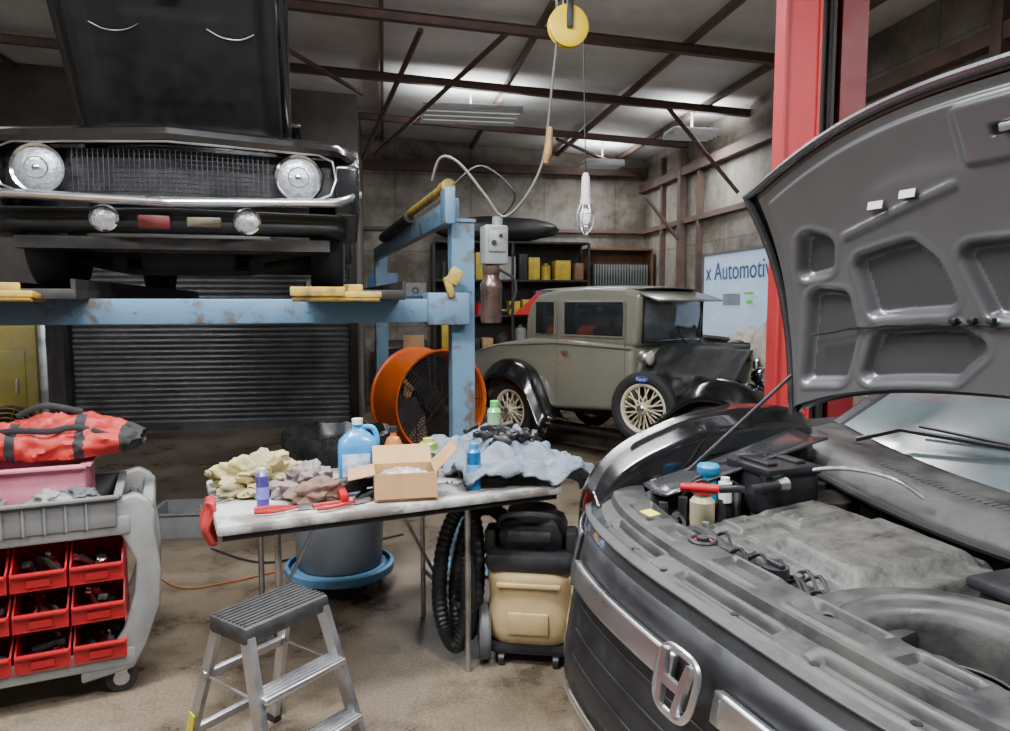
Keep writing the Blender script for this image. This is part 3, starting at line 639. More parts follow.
# hood
HP=rad(80);HH=V((0,.91,1.235))
def Lh(x): return .88-.19*(abs(x)/.8)**2.6
def hpt(x,l,off):
    L=Lh(x);t=l/L
    n=V((0,math.sin(HP),math.cos(HP)));d=V((0,-math.cos(HP),math.sin(HP)))
    crown=.06*(1-(x/.8)**2)-.05*t**4 - .03*(abs(x)/.8)**6+.04*math.sin(pi*t)
    dz=(.07*(1-(x/.8)**2)-.07*(abs(x)/.8)**5)*(1-t)
    return HH+V((x,0,dz))+d*l+n*(crown+off)
hw=lambda t:.80-.04*(1-t)
g=G();g.grid(lambda u,v:hpt((2*u-1)*hw(v),v*Lh((2*u-1)*hw(v)),.0),50,30)
rim=[hpt(-hw(v/20),v/20*Lh(-hw(v/20)),-.012) for v in range(0,21)]+[hpt((2*u/40-1)*.80,Lh((2*u/40-1)*.80)-.004,-.012) for u in range(1,40)]+[hpt(hw(v/20),v/20*Lh(hw(v/20)),-.012) for v in range(20,-1,-1)]
g.tube(rim,.012,8)
hood=g.obj('hood',charcoal,gc,solid=.004)
rec=[]
for sx in(-1,1):
    rec+=[[(sx*.67,.11),(sx*.58,.09),(sx*.55,.20),(sx*.57,.31),(sx*.64,.33)],
          [(sx*.46,.08),(sx*.22,.08),(sx*.16,.14),(sx*.21,.17),(sx*.43,.17)],
          [(sx*.44,.28),(sx*.24,.28),(sx*.28,.38),(sx*.33,.43),(sx*.47,.41)],
          [(sx*.66,.44),(sx*.61,.44),(sx*.60,.49),(sx*.64,.51)]]
rec+=[[(-.09,.26),(.09,.26),(.15,.40),(-.15,.40)]]
lat=rct(-.05,.705,.05,.73);lat2=rct(-.12,.66,.12,.78)
def inner(u,v):
    x=(2*u-1)*.765;l=.02+v*(Lh(x)-.055)
    h=.040
    dm=min(sdp(x,l,p) for p in rec)-.028
    h-=.028*sst(.012,-.010,dm)
    h+=.004*sst(.012,.0,abs(dm-.022))
    ed=min(.765-abs(x),Lh(x)-.035-l)
    h-=.020*sst(.040,.024,ed)
    d2=sdp(x,l,lat2)-.02;h+=.008*sst(.004,-.010,d2)
    h-=.03*sst(.003,-.004,sdp(x,l,lat))
    for bx0,by0,bx1,by1 in((-.52,.51,-.18,.60),(.52,.51,.18,.60)):
        ex,ey=bx1-bx0,by1-by0;t=max(0,min(1,((x-bx0)*ex+(l-by0)*ey)/(ex*ex+ey*ey)));h+=.007*sst(.022,.004,math.hypot(x-bx0-ex*t,l-by0-ey*t))
    return hpt(x,l,-h)
NU,NV=240,150
g=G().grid(inner,NU,NV)
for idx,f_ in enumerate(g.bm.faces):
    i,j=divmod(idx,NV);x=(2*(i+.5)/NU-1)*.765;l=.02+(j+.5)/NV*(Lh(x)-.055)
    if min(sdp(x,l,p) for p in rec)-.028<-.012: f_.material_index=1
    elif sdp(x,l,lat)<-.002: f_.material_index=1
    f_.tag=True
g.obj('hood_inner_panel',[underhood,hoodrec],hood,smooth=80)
G().box(hpt(0,.72,-.05),(.05,.02,.02),(rad(90)-HP,0,0),.004).obj('hood_latch_striker',steel,hood)
for x,l in((-.40,.585),(-.30,.60)):
    G().box(hpt(x,l,-.050),(.050,.002,.022),(rad(-10),0,0)).obj('paper_label',whitem,hood)
G().tube([hpt(-.66+.065*i,.228-.002*i-.004*(i%2),-.052) for i in range(0,18)],.0045,6).obj('washer_tube',blackpl,hood)
for i in range(3): G().box(hpt(-.2+.05*i,.224,-.056),(.02,.02,.015),bev=.004).obj('tube_clip',blackpl,hood)
G().tube([(-.83,.52,1.0),tuple(hpt(-.74,.12,-.045))],.0065,8).obj('prop_rod',blackpl,gc)
t=thing('ratchet_wrench','black and red air ratchet tool resting in engine bay','tool',gw(-.60,.40,.98),-15)
G().cyl((-.02,0,.03),(.06,0,.03),.015).cyl((-.05,0,.03),(-.02,0,.03),.012).obj('handle',redpl,t)
G().cyl((.06,0,.03),(.10,0,.035),.012).box((.115,0,.035),(.04,.025,.02),bev=.008).obj('head',blackpl,t)
t=thing('flashlight','silver and black work flashlight resting in engine bay','flashlight',gw(-.56,.56,.98),20)
G().cyl((0,0,.02),(.1,0,.025),.014).obj('barrel',blackpl,t);G().cyl((.1,0,.025),(.13,0,.027),.016,.021).obj('lamp_head',steel,t)
# ------------------------------------------------------------ TABLE
tb=thing('work_table','dirty white folding work table covered with shop clutter','table',(-1.02,2.57,0),24.8)
tt=mat('stained_white_top',(.54,.54,.52),.45,0,.1,6,c2=(.22,.20,.18),f0=.42,f1=.54)
G().box((.69,.375,.775),(1.42,.77,.04),bev=.012).obj('table_top',tt,tb)
for x in(.2,.98):
    g=G()
    for y in(.07,.68): g.cyl((x,y,0),(x,y,.76),.013,seg=12)
    g.cyl((x,.07,.25),(x,.68,.25),.010,seg=10).cyl((x,.07,.74),(x,.68,.74),.014,seg=10).tube([(x,.375,.25),(x+(.25 if x<.5 else -.25),.375,.75)],.008,6)
    g.obj('folding_leg',steel,tb)
G().box((.69,.02,.745),(1.38,.02,.025)).box((.69,.73,.745),(1.38,.02,.025)).obj('apron',blackpl,tb)
def tw(x,y,z=.80):
    a=rad(24.8);return (-1.02+x*math.cos(a)-y*math.sin(a),2.57+x*math.sin(a)+y*math.cos(a),z)
bx=thing('cardboard_box','open brown cardboard box with parts packed inside','box',(-.42,2.99,.796),12)
g=G();w,d,h=.25,.20,.115
g.box((0,-d/2,h/2),(w,.005,h)).box((0,d/2,h/2),(w,.005,h)).box((-w/2,0,h/2),(.005,d,h)).box((w/2,0,h/2),(.005,d,h)).box((0,0,.003),(w,d,.005))
g.obj('box_body',cardb,bx)
for c,dd,r in(((.165,0,h+.045),(.13,d,.004),(0,rad(-45),0)),((-.175,0,h-.01),(.11,d,.004),(0,rad(-10),0)),((0,.14,h+.03),(w,.10,.004),(rad(40),0,0)),((0,-.11,h-.05),(w,.004,.1),(rad(-6),0,0))):
    G().box(c,dd,r).obj('flap',cardb,bx)
G().blob((0,0,.0),(.10,.08,.045),.3,4,3).obj('packed_parts',mat('bag_plastic',(.42,.40,.37),.3,0,.3,12),loc=(-.42,2.99,.86),label='plastic-wrapped parts inside the open cardboard box',cat='car parts')
jg=thing('fluid_jug','translucent blue washer fluid jug with white cap','jug',(-.655,3.2,.796),15)
g=G()
g.grid(lambda u,v:((lambda a,r,z:(.088*r*abs(math.cos(a))**.6*(1 if math.cos(a)>0 else -1),.058*r*abs(math.sin(a))**.6*(1 if math.sin(a)>0 else -1),z*.93))(2*pi*u,[.95,1,1,1,1,.92,.6,.32,.28,.28][int(round(v*9))],[0,.01,.07,.14,.18,.21,.24,.26,.27,.285][int(round(v*9))])),32,9,True)
g.obj('jug_body',mat('blue_fluid_plastic',(.04,.27,.60),.25,0,.25,5,coat=.5),jg)
G().cyl((0,0,.263),(0,0,.288),.024).obj('cap',whitem,jg)
G().tube(cr([(.02,0,.25),(.065,0,.245),(.085,0,.2),(.08,0,.15)],6),.012,8).obj('handle',mat('blue_fluid_plastic'),jg)
G().box((-.01,-.059,.09),(.12,.003,.10),bev=.001).obj('paper_label',mat('label_white_blue',(.7,.75,.8),.4,0,.2,18,c2=(.12,.25,.55)),jg)
jg2=thing('orange_bottle','small amber bottle standing behind the fluid jug','bottle',(-.53,3.42,.796),0)
G().lathe([(0,0),(.04,0),(.045,.01),(.045,.12),(.03,.16),(.015,.17),(.015,.19)]).obj('bottle_body',mat('orange_pl',(.5,.16,.03),.4),jg2);G().cyl((0,0,.19),(0,0,.215),.018).obj('cap',blackpl,jg2)
def can(name,label,loc,c,c2,capc,h=.2,r=.033,k='spray can'):
    t=thing(name,label,k,loc,random.uniform(0,360))
    G().lathe([(0,0),(r,.0),(r+.001,.004),(r,.01),(r,h*.8),(r+.001,h*.81),(r*.75,h*.87),(r*.45,h*.9)],seg=24).obj('can_body',mat(name+label[:12]+'_paint',c,.3,.2,.2,14,c2=c2),t)
    G().lathe([(r*.62,h*.87),(r*.62,h*.99),(r*.5,h),(0,h)],seg=20).obj('cap',mat('cap'+str(capc),capc,.4),t)
    G().cyl((0,0,h*.25),(0,0,h*.55),r+.0012,seg=24,caps=False).obj('label_band',mat('band'+str(c2),tuple(min(1,x*1.5+.1) for x in c2),.4,0,.2,20),t)
    return t
can('spray_can','purple and blue spray can with light cap',(-.945,2.79,.796),(.12,.06,.36),(.08,.08,.4),(.6,.6,.65),.16,.024)
can('spray_can','bright blue brake cleaner spray can',(-.135,3.09,.796),(.02,.22,.52),(.02,.15,.4),(.03,.25,.5),.20,.031)
can('spray_can','green and white spray can with green cap',(-.055,3.70,.796),(.10,.45,.14),(.5,.6,.45),(.06,.50,.10),.30,.036)
can('spray_can','yellow and green lubricant can',(-.38,3.58,.796),(.45,.52,.06),(.15,.32,.06),(.45,.5,.08),.13,.045,'can')
G().blob((0,0,.05),(.145,.105,.085),.7,1,2.6,sub=5,flatb=.05).obj('cleaning_rag',mat('yellow_cloth',(.56,.46,.16),.9,0,.2,9,bump=.6,c2=(.30,.27,.18)),loc=(-1.03,3.04,.80),rot=(0,0,.4),smooth=80,label='crumpled pale yellow cleaning rag on the table',cat='rag')
G().blob((0,0,.04),(.10,.085,.065),.7,6,2.6,sub=5,flatb=.04).obj('work_glove',mat('pink_grey_cloth',(.30,.21,.20),.9,0,.3,20,c2=(.17,.17,.19)),loc=(-.84,3.0,.80),smooth=80,label='dirty pinkish grey work glove on the table',cat='glove')
G().blob((0,0,.03),(.10,.05,.045),.6,8,2.4,flatb=.03).obj('work_glove',mat('brown_glove',(.18,.11,.08),.9,0,.3,20),loc=(-.76,2.90,.80),rot=(0,0,.6),smooth=80,label='brown leather work glove lying by the pliers',cat='glove')
G().blob((0,0,.03),(.06,.05,.04),.5,5,2.2,flatb=.03).obj('red_rag',mat('red_cloth',(.42,.03,.03),.85,0,.2,9),loc=(-.06,3.32,.80),smooth=80,label='small crumpled red shop rag beside spray can',cat='rag')
G().grid(lambda u,v:(.04*math.sin(v*7+u*2)*.3+.015*math.sin(u*20),-.05+.12*u,.0-.17*v),20,24).obj('red_rag',mat('red_cloth'),loc=tuple(V(tw(-.035,.25,.83))),rot=(0,0,rad(24.8)),solid=.008,smooth=80,label='red rag hanging over the table edge',cat='rag')
def pliers(loc,rz,c,label):
    t=thing('pliers',label,'pliers',loc,rz)
    for s in(-1,1):
        G().tube(cr([(0,0,.012),(-.05,s*.02,.012),(-.11,s*.03,.012),(-.16,s*.022,.012)],5),[.005]*5+[.008]*11,8).obj('handle',c,t)
    g=G()
    for s in(-1,1): g.prism([(0,s*.012,.004),(.02,s*.014,.004),(.07,s*.003,.004),(.07,0,.004),(0,0,.004)],(0,0,.016))
    g.obj('jaw',steel,t)
pliers((-.80,2.76,.798),20,redpl,'red-handled pliers lying on the table')
pliers((-.60,2.84,.798),35,redpl,'red-handled pliers lying beside the cardboard box')
pliers((-.55,3.05,.798),80,blackpl,'black-handled pliers lying on the table')
ig=thing('impact_gun','black and red air impact gun lying on table','air tool',(-.66,2.98,.80),30)
G().cyl((-.06,0,.04),(.08,0,.04),.033).cyl((.08,0,.04),(.12,0,.04),.02).obj('housing',blackpl,ig)
G().box((-.04,-.08,.025),(.035,.14,.035),(0,0,-.2),.01).obj('handle',redpl,ig)
for i,(X,Y) in enumerate(((-.25,3.35),(-.20,3.28),(-.32,3.3),(-.28,3.45),(.02,3.25),(.0,3.5),(-.5,3.3),(-.22,3.42),(-.35,3.2))):
    G().lathe([(0,0),(.014,0),(.014,.02),(.012,.03),(.012,.045),(.006,.045)],seg=12).obj('socket',[steel,blackpl,chrome][i%3],loc=(X,Y,.796),label='small steel wrench socket standing on the table',cat='socket',group='sockets on the work table')
for i,(X,Y,r_) in enumerate(((-.30,3.13,40),(-.15,3.22,70),(.05,3.3,20),(-1.15,2.85,60))):
    g=G().box((0,0,.006),(.13,.012,.006),bev=.002);g.torus((.07,0,.006),.012,.004,n=16,seg=6).torus((-.07,0,.006),.010,.004,n=12,seg=6)
    g.obj('wrench',chrome,loc=(X,Y,.797),rot=(0,0,rad(r_)),label='chrome combination wrench lying on the table',cat='wrench',group='wrenches on the work table')
den=mat('blue_grey_blanket',(.22,.26,.31),.9,0,.2,12,bump=.8,c2=(.12,.15,.19))
def blk(u,v):
    x=.98+1.08*u;y=.0+.84*v
    n=noise.noise(V((x*7,y*7,1.3)));n2=noise.noise(V((x*18,y*18,4)));n3=abs(noise.noise(V((x*5,y*6,8))))
    z=.865+.06*n+.022*n2+.12*n3
    e=max(0,x-1.50)
    ed=min(u,1-u,v,1-v);z-=.035*max(0,1-ed*14)
    z-=e*.50+.10*sst(0,.4,e)*(1-v)
    if x<1.42: z=max(z,.803)
    return (x-.12*e+.03*n2,y+.05*n+e*.25*(.5-v),z)
G().grid(blk,90,70).obj('moving_blanket',den,loc=(-1.02,2.57,0),rot=(0,0,rad(24.8)),solid=.01,smooth=80,label='blue-grey blanket bunched over the table end',cat='blanket')
random.seed(3)
for i in range(20):
    X,Y,_=tw(1.28+random.uniform(-.13,.17),.46+random.uniform(-.18,.14))
    g=G().cyl((-.03,0,.0),(.03,0,.01),.014,seg=10).box((.04,0,.01),(.035,.032,.024),bev=.005)
    g.obj('trim_clip',blackpl,loc=(X,Y,.945+.012*(i%3)),rot=(0,random.uniform(-.5,.5),random.uniform(0,6)),label='small black car part piled on the blanket',cat='car part',group='small black parts on the blanket')
G().blob((0,0,.0),(.10,.06,.035),.6,44,2.4).obj('work_glove',blackpl,loc=tw(1.36,.36,.94),rot=(0,.15,.5),smooth=80,label='black work glove lying on the blue-grey blanket',cat='glove')
# ------------------------------------------------------------ TRASH CAN ON DOLLY
tc_=thing('trash_can','grey round plastic trash can lined with a black bag','trash can',(-.93,4.0,.14),0)
bgray=mat('blue_grey_plastic',(.15,.17,.19),.45,0,.12,5)
G().lathe([(0,0),(.225,0),(.235,.02),(.262,.60),(.27,.61),(.285,.65),(.285,.67),(.27,.675),(.25,.65),(.22,.06),(0,.05)],seg=48).obj('can_body',bgray,tc_)
for s in(-1,1): G().box((s*.28,0,.55),(.05,.12,.06),bev=.015).obj('handle',bgray,tc_)
def bag(u,v):
    a=2*pi*u;r,z=interp([(.272,.54),(.292,.63),(.302,.69),(.300,.75),(.272,.755),(.235,.66),(.22,.5)],v)
    n=noise.noise(V((math.cos(a)*6,math.sin(a)*6,v*2)));return (math.cos(a)*(r+.012*n),math.sin(a)*(r+.012*n),z+.022*n)
G().grid(bag,80,18,True).obj('bag_liner',mat('bag_black',(.012,.012,.013),.3,0,.3,9),tc_)
dl=thing('trash_dolly','blue round plastic dolly with casters under the can','dolly',(-.93,4.0,0),0)
G().lathe([(0,.11),(.2,.11),(.2,.135),(.255,.135),(.28,.10),(.30,.10),(.30,.14),(.28,.145)],seg=48).lathe([(.30,.10),(.27,.085),(.1,.085),(0,.085)],seg=48).obj('platform',mat('blue_dolly_plastic',(.07,.18,.30),.45,0,.15,6),dl)
for i in range(5):
    a=2*pi*i/5+.5;x,y=.24*math.cos(a),.24*math.sin(a)
    G().cyl((x-.012,y,.035),(x+.012,y,.035),.035).box((x,y,.07),(.035,.03,.04),bev=.005).obj('caster',blackpl,dl)
# ------------------------------------------------------------ SHOP VACUUM
vc=thing('shop_vacuum','tan and black wet-dry carpet extractor vacuum with hose','vacuum cleaner',(.125,3.24,0),-8)
tan=mat('tan_plastic',(.58,.42,.20),.4,0,.12,5,c2=(.42,.31,.16))
tp=[(.165,.10),(.185,.13),(.19,.22),(.18,.30),(.185,.36),(.19,.40),(.175,.43)]
def tank(u,v):
    r,z=interp(tp,v);a=2*pi*u;c=math.cos(a);s_=math.sin(a)
    return (r*abs(c)**.45*(1 if c>0 else -1)*1.02,r*abs(s_)**.45*(1 if s_>0 else -1)*.93,z)
G().grid(tank,48,14,True).box((0,-.175,.37),(.28,.02,.02),bev=.006).box((0,-.175,.20),(.18,.02,.10),bev=.015).obj('tank',tan,vc)
g=G().box((0,0,.465),(.39,.36,.09),bev=.035).box((0,.02,.56),(.31,.28,.16),bev=.06).box((0,-.13,.58),(.2,.05,.05),bev=.015);g.cyl((0,.0,.63),(0,0,.67),.11)
for s in(-1,1): g.box((s*.18,-.05,.535),(.05,.12,.12),bev=.015)
g.obj('motor_head',blackpl,vc)
G().tube(cr([(-.14,-.1,.61),(-.1,-.15,.675),(.1,-.15,.675),(.14,-.1,.61)],5),.014,8).obj('carry_handle',blackpl,vc)
G().box((0,0,.075),(.36,.32,.06),bev=.025).obj('base',blackpl,vc)
for s in(-1,1):
    w=G().lathe([(.0,-.025),(.085,-.025),(.115,-.025),(.124,-.015),(.124,.015),(.115,.025),(0,.025)],(0,0,0),(1,0,0),28).obj('rear_wheel',mat('grey_wheel',(.10,.10,.105),.5),vc,loc=(s*.205,-.10,.124),rot=(0,0,.2*s*-1))
    G().lathe([(.0,-.034),(.055,-.034),(.078,-.025)],(0,0,0),(1,0,0),20).obj('hub',alu,w)
    G().cyl((s*.12-.012,-.15,.025),(s*.12+.012,-.15,.025),.025).box((s*.12,-.14,.05),(.03,.03,.02)).obj('caster',blackpl,vc)
def corr(path,r=.034,k=.07):
    P=cr(path,30);return P,[r*(1+k*math.sin(i*1.6)) for i in range(len(P))]
P,R_=corr([(-.10,.02,.58),(-.2,.03,.65),(-.29,.02,.60),(-.345,-.03,.35),(-.33,-.08,.16),(-.27,-.10,.12),(-.24,-.08,.35),(-.26,-.04,.60),(-.33,-.03,.66),(-.40,-.05,.50),(-.415,-.09,.26),(-.37,-.13,.11),(-.31,-.17,.09),(-.265,-.18,.28),(-.27,-.17,.5)])
G().tube(P,R_,12).obj('hose',blackpl,vc)
# ------------------------------------------------------------ STEP LADDER
sl=thing('step_ladder','small aluminium two-step ladder with black ribbed top','step ladder',(-.79,2.38,0),55)
g=G().box((0,0,.555),(.34,.20,.06),bev=.014)
for i in range(9): g.box((0,-.08+i*.02,.586),(.32,.008,.006))
g.obj('top_platform',mat('ribbed_black',(.022,.022,.024),.6,0,.3,12,c2=(.06,.06,.06)),sl)
for s in(-1,1):
    g=G();p0=V((s*.150,-.085,.55));p1=V((s*.195,-.26,.0))
    g.prism([p0+V((-.012,-.02,0)),p0+V((.012,-.02,0)),p0+V((.012,.03,0)),p0+V((-.012,.03,0))],p1-p0);g.obj('front_rail',alu,sl)
    g=G();p0=V((s*.140,.085,.55));p1=V((s*.185,.25,.0))
    g.prism([p0+V((-.01,-.018,0)),p0+V((.01,-.018,0)),p0+V((.01,.022,0)),p0+V((-.01,.022,0))],p1-p0);g.obj('rear_leg',alu,sl)
    for p in((s*.195,-.26),(s*.185,.25)): G().box((p[0],p[1],.012),(.035,.055,.026),bev=.006).obj('foot',blackpl,sl)
    G().tube([(s*.163,-.15,.36),(s*.157,.14,.36)],.005,6).obj('spreader',alu,sl)
for z in(.18,.37):
    t=(.55-z)/.55;y=-.085-.175*t;w=.30+.09*t
    g=G().box((0,y,z),(w,.085,.02),bev=.005)
    for i in range(5): g.box((0,y-.032+i*.016,z+.012),(w-.02,.004,.005))
    g.obj('step',alu,sl)
for z in(.15,.36): G().box((0,.085+.165*(.55-z)/.55,z),(.34,.02,.035),(rad(17),0,0),.004).obj('rear_brace',alu,sl)
G().box((-.190,.20,.16),(.003,.03,.14),(rad(17),0,0)).obj('safety_sticker',mat('sticker_yellow'),sl)
# ------------------------------------------------------------ UTILITY CART
CX,CY=-1.49,2.88
ct=thing('utility_cart','grey plastic rolling utility cart with curved molded ends','utility cart',(CX,CY,0),25)
g=G();g.box((-.57,.28,.155),(1.1,.54,.04),bev=.012)
for c,d in(((-.57,.0,.165),(1.1,.03,.08)),((-.57,.55,.165),(1.1,.03,.08))): g.box(c,d,bev=.012)
g.obj('bottom_shelf',graycart,ct)
g=G();g.box((-.57,.28,.695),(1.1,.54,.03),bev=.01)
for c,d in(((-.57,.0,.71),(1.1,.035,.08)),((-.57,.55,.71),(1.1,.035,.08)),((-.02,.28,.71),(.035,.55,.08))): g.box(c,d,bev=.012)
g.obj('top_shelf',graycart,ct)
for y in(.02,.53):
    pr=[(-.12,.80),(.0,.83),(.05,.80),(.07,.74),(.065,.66),(.085,.5),(.075,.35),(.02,.20),(-.03,.11),(-.22,.08),(-.22,.14),(-.12,.18),(-.06,.28),(-.015,.42),(-.005,.55),(-.05,.66),(-.12,.72)]
    G().prism([(x,y-.03,z) for x,z in pr],(0,.06,0),.012).obj('end_upright',graycart,ct)
G().box((.045,.275,.77),(.05,.5,.05),bev=.02).obj('push_handle',graycart,ct)
for x in(-.08,-1.05):
    for y in(.05,.5):
        c_=G().lathe([(0,-.018),(.045,-.018),(.06,-.014),(.06,.014),(.045,.018),(0,.018)],(0,0,0),(0,1,0),24).obj('caster',rubber,ct,loc=(x,y,.06))
        G().box((0,0,.045),(.05,.05,.05),bev=.008).cyl((0,-.022,0),(0,.022,0),.03).obj('caster_fork',steel,c_)
def cw(x,y,z):
    a=rad(25);return (CX+x*math.cos(a)-y*math.sin(a),CY+x*math.sin(a)+y*math.cos(a),z)
def mkbin():
    g=G();w,d,h,t=.180,.30,.148,.006
    g.box((0,d/2,.004),(w-.01,d,.007)).box((0,d,h/2),(w,t,h)).box((0,.005,.035),(w,t,.07)).box((0,-.006,.068),(w,.024,.012),bev=.003)
    for s in(-1,1): g.prism([(s*w/2-.003,0,0),(s*w/2-.003,d,0),(s*w/2-.003,d,h),(s*w/2-.003,.11,h),(s*w/2-.003,.04,.09),(s*w/2-.003,0,.07)],(.006,0,0))
    for s in(-1,1): g.box((s*w/2,d*.68,h-.004),(.014,d*.6,.01),bev=.003)
    g.box((0,-.003,.03),(.08,.006,.03),bev=.002)
    return g
first=None
for r_ in range(3):
    for c in range(5):
        loc=cw(-.145-c*.196,-.03,.177+r_*.16)
        if first is None:
            first=mkbin().obj('storage_bin',redpl,loc=loc,rot=(0,0,rad(25)),label='red plastic stackable hopper storage bin on the cart',cat='storage bin',group='red storage bins on the cart')
        else: dup(first,loc)
for r_ in range(3):
    for c in range(3):
        for j in range(4):
            loc=V(cw(-.145-c*.196+random.uniform(-.05,.05),.05+random.uniform(0,.08),.20+r_*.16+.012*j))
            g=G().cyl((-.05,0,0),(.04,0,.016),.014,seg=8).box((.05,0,.014),(.03,.035,.025),bev=.003)
            g.obj('small_part',[steel,graypl,chrome,darkmetal][(r_*3+c*2+j)%4] if not(c==2 and r_==2) else mat('green_part',(.1,.4,.2),.5),loc=loc,rot=(random.uniform(-.3,.3),random.uniform(-.8,.3),random.uniform(0,6)),label='loose hardware part lying in a red bin',cat='hardware',group='loose hardware in the red bins')
def openbox(t,name,w,d,h,m,ribs=0,lip=.03):
    g=G();g.box((0,0,.004),(w,d,.008))
    for c,dd in(((0,-d/2,h/2),(w,.01,h)),((0,d/2,h/2),(w,.01,h)),((-w/2,0,h/2),(.01,d,h)),((w/2,0,h/2),(.01,d,h)),((0,-d/2-.01,h),(w+.03,lip,.012)),((0,d/2+.01,h),(w+.03,lip,.012)),((w/2+.01,0,h),(lip,d,.012)),((-w/2-.01,0,h),(lip,d,.012))): g.box(c,dd,bev=.002)
    for i in range(ribs): g.box((-w/2+.04+i*.07,-d/2-.008,h/2),(.008,.012,h))
    return g.obj(name,m,t)
tr=thing('organizer_tray','grey plastic tote tray with divided side pockets','tray',cw(-.42,.20,.712),25)
openbox(tr,'tray_body',.70,.44,.12,mat('dark_grey_plastic',(.17,.17,.168),.5,0,.15,6),9)
pk_=thing('pink_tub','faded pink plastic tub sitting in the grey tray','tub',cw(-.42,.26,.79),22)
openbox(pk_,'tub_body',.48,.28,.15,mat('pink_plastic',(.62,.20,.27),.5,0,.12,8),0,.04)
for i,(x,y,c_) in enumerate(((-.62,.05,(.24,.07,.05)),(-.52,.07,(.16,.15,.14)),(-.30,.05,(.25,.25,.24)),(-.20,.08,(.10,.10,.11)),(-.70,.10,(.45,.44,.40)))):
    G().blob((0,0,.02),(.065,.045,.03),.55,14+i*3,2.3).obj('shop_rag',mat('tray_rag_%d'%i,c_,.9,0,.3,12),loc=cw(x,y,.805),smooth=80,label='small dirty crumpled rag in the grey tray',cat='rag',group='small rags in the grey tray')
tbg=thing('tool_bag','slouched red fabric tool bag with black trim','tool bag',cw(-.30,.28,.955),18)
rn=mat('red_nylon',(.42,.02,.015),.6,0,.15,7,bump=.5)
def bagf(u,v):
    a=2*pi*v;x=(u-.5)*.68;s=math.sin(pi*min(max(u,.02),.98))**.35
    rr=V((x*5,math.cos(a)*1.3,math.sin(a)*1.3))
    n=noise.noise(rr*1.1)*.5+.5*(.5-abs(noise.noise(rr*1.9)))*2-.3
    w=.16*s;hh=(.085+.04*math.sin(u*pi)+.02*sst(.4,.1,u))*s
    yy=w*math.cos(a)*(1+.3*n);zz=hh*math.sin(a)*(1+.6*n)
    if zz>.05: zz+= -.045*max(0,1-abs(yy)/.05)
    return (x+.02*n,yy,max(zz,-.05)+.05+.02*u)
gb=G().grid(bagf,90,64);
for f_ in gb.bm.faces:
    c_=f_.calc_center_median()
    if c_.x>.26 or (abs(c_.x+.12)<.018 and c_.y<0) or (abs(c_.x-.12)<.018 and c_.y<0) or abs(c_.y-.0)<.014 or c_.z<.012: f_.material_index=1
    f_.tag=True
gb.obj('bag_body',[rn,mat('black_webbing',(.02,.02,.02),.8)],tbg,smooth=60)
for pts in([(-.30,-.05,.10),(-.12,-.13,.135),(.02,-.15,.13),(.12,-.12,.135),(.30,-.10,.06)],[(-.14,.03,.17),(-.03,.0,.215),(.10,.03,.18)]):
    G().tube(cr(pts,6),.007,6,flat=(1.8,.5)).obj('bag_strap',mat('black_webbing'),tbg)
# ------------------------------------------------------------ DRUM FAN
fn=thing('drum_fan','large orange industrial drum fan with black wire grille','fan',(-.80,7.60,0),0)
ax=V((.60,-.80,0));orange=mat('orange_paint',(.70,.12,.008),.4,0,.08,5);FR=1.07
G().lathe([(a*FR,b) for a,b in [(.49,-.28),(.505,-.285),(.505,-.26),(.485,-.25),(.485,.25),(.505,.26),(.505,.285),(.49,.28),(.475,.25),(.475,-.25),(.49,-.28)]],(0,0,.58),ax,56).obj('drum',orange,fn)
side=V((.80,.60,0))
for s in(-1,1):
    g=G()
    for k_ in range(2,16): g.torus(V((0,0,.58))+ax*.26*s,.0335*k_,.004,ax,40,5)
    for k_ in range(8):
        a=2*pi*k_/8;d=side*math.cos(a)+V((0,0,1))*math.sin(a);g.tube([V((0,0,.58))+ax*.26*s,V((0,0,.58))+ax*.26*s+d*.5],.006,5)
    g.obj('wire_grille',blackpl,fn)
g=G();g.cyl(V((0,0,.58))-ax*.15,V((0,0,.58))+ax*.12,.13)
for k_ in range(4):
    a=pi/2*k_+.4;d=side*math.cos(a)+V((0,0,1))*math.sin(a);e=ax.cross(d)
    c=V((0,0,.58));g.prism([c+d*.06+e*.07+ax*.03,c+d*.46+e*.24+ax*.07,c+d*.46-e*.18-ax*.05,c+d*.06-e*.07-ax*.03],ax*.006)
g.obj('fan_blade',darkmetal,fn)
g=G()
for s in(-1,1):
    p=side*.3*s;g.tube([p+ax*.22+V((0,0,.16)),p+ax*.22+V((0,0,.06)),p-ax*.22+V((0,0,.06)),p-ax*.22+V((0,0,.16))],.018,8)
    g.lathe([(0,-.02),(.06,-.02),(.06,.02),(0,.02)],p*1.05-ax*.2+V((0,0,.06)),side,20).lathe([(0,-.02),(.06,-.02),(.06,.02),(0,.02)],p*1.05+ax*.2+V((0,0,.06)),side,20)
g.obj('stand',blackpl,fn)
# ------------------------------------------------------------ GREY TUB & CABLES
tbn=thing('plastic_tub','shallow grey plastic parts tub on the floor','tub',(-2.2,5.0,0),8)
openbox(tbn,'tub_body',.42,.34,.17,mat('light_grey_plastic',(.24,.25,.25),.5,0,.15,6))
G().tube([(p.x,p.y,.008) for p in cr([(-2.1,4.2,0),(-1.8,3.95,0),(-1.55,4.05,0),(-1.3,4.2,0),(-1.15,3.9,0),(-.9,3.55,0)],8)],.006,6).obj('extension_cord',mat('orange_cable',(.30,.10,.04),.5),label='orange extension cord snaking over the floor',cat='cable')
G().tube([(p.x,p.y,.008) for p in cr([(-1.9,4.6,0),(-1.5,4.35,0),(-1.2,4.5,0),(-.7,4.9,0)],8)],.007,6).obj('air_hose',blackpl,label='thin black air hose lying on the floor',cat='hose')
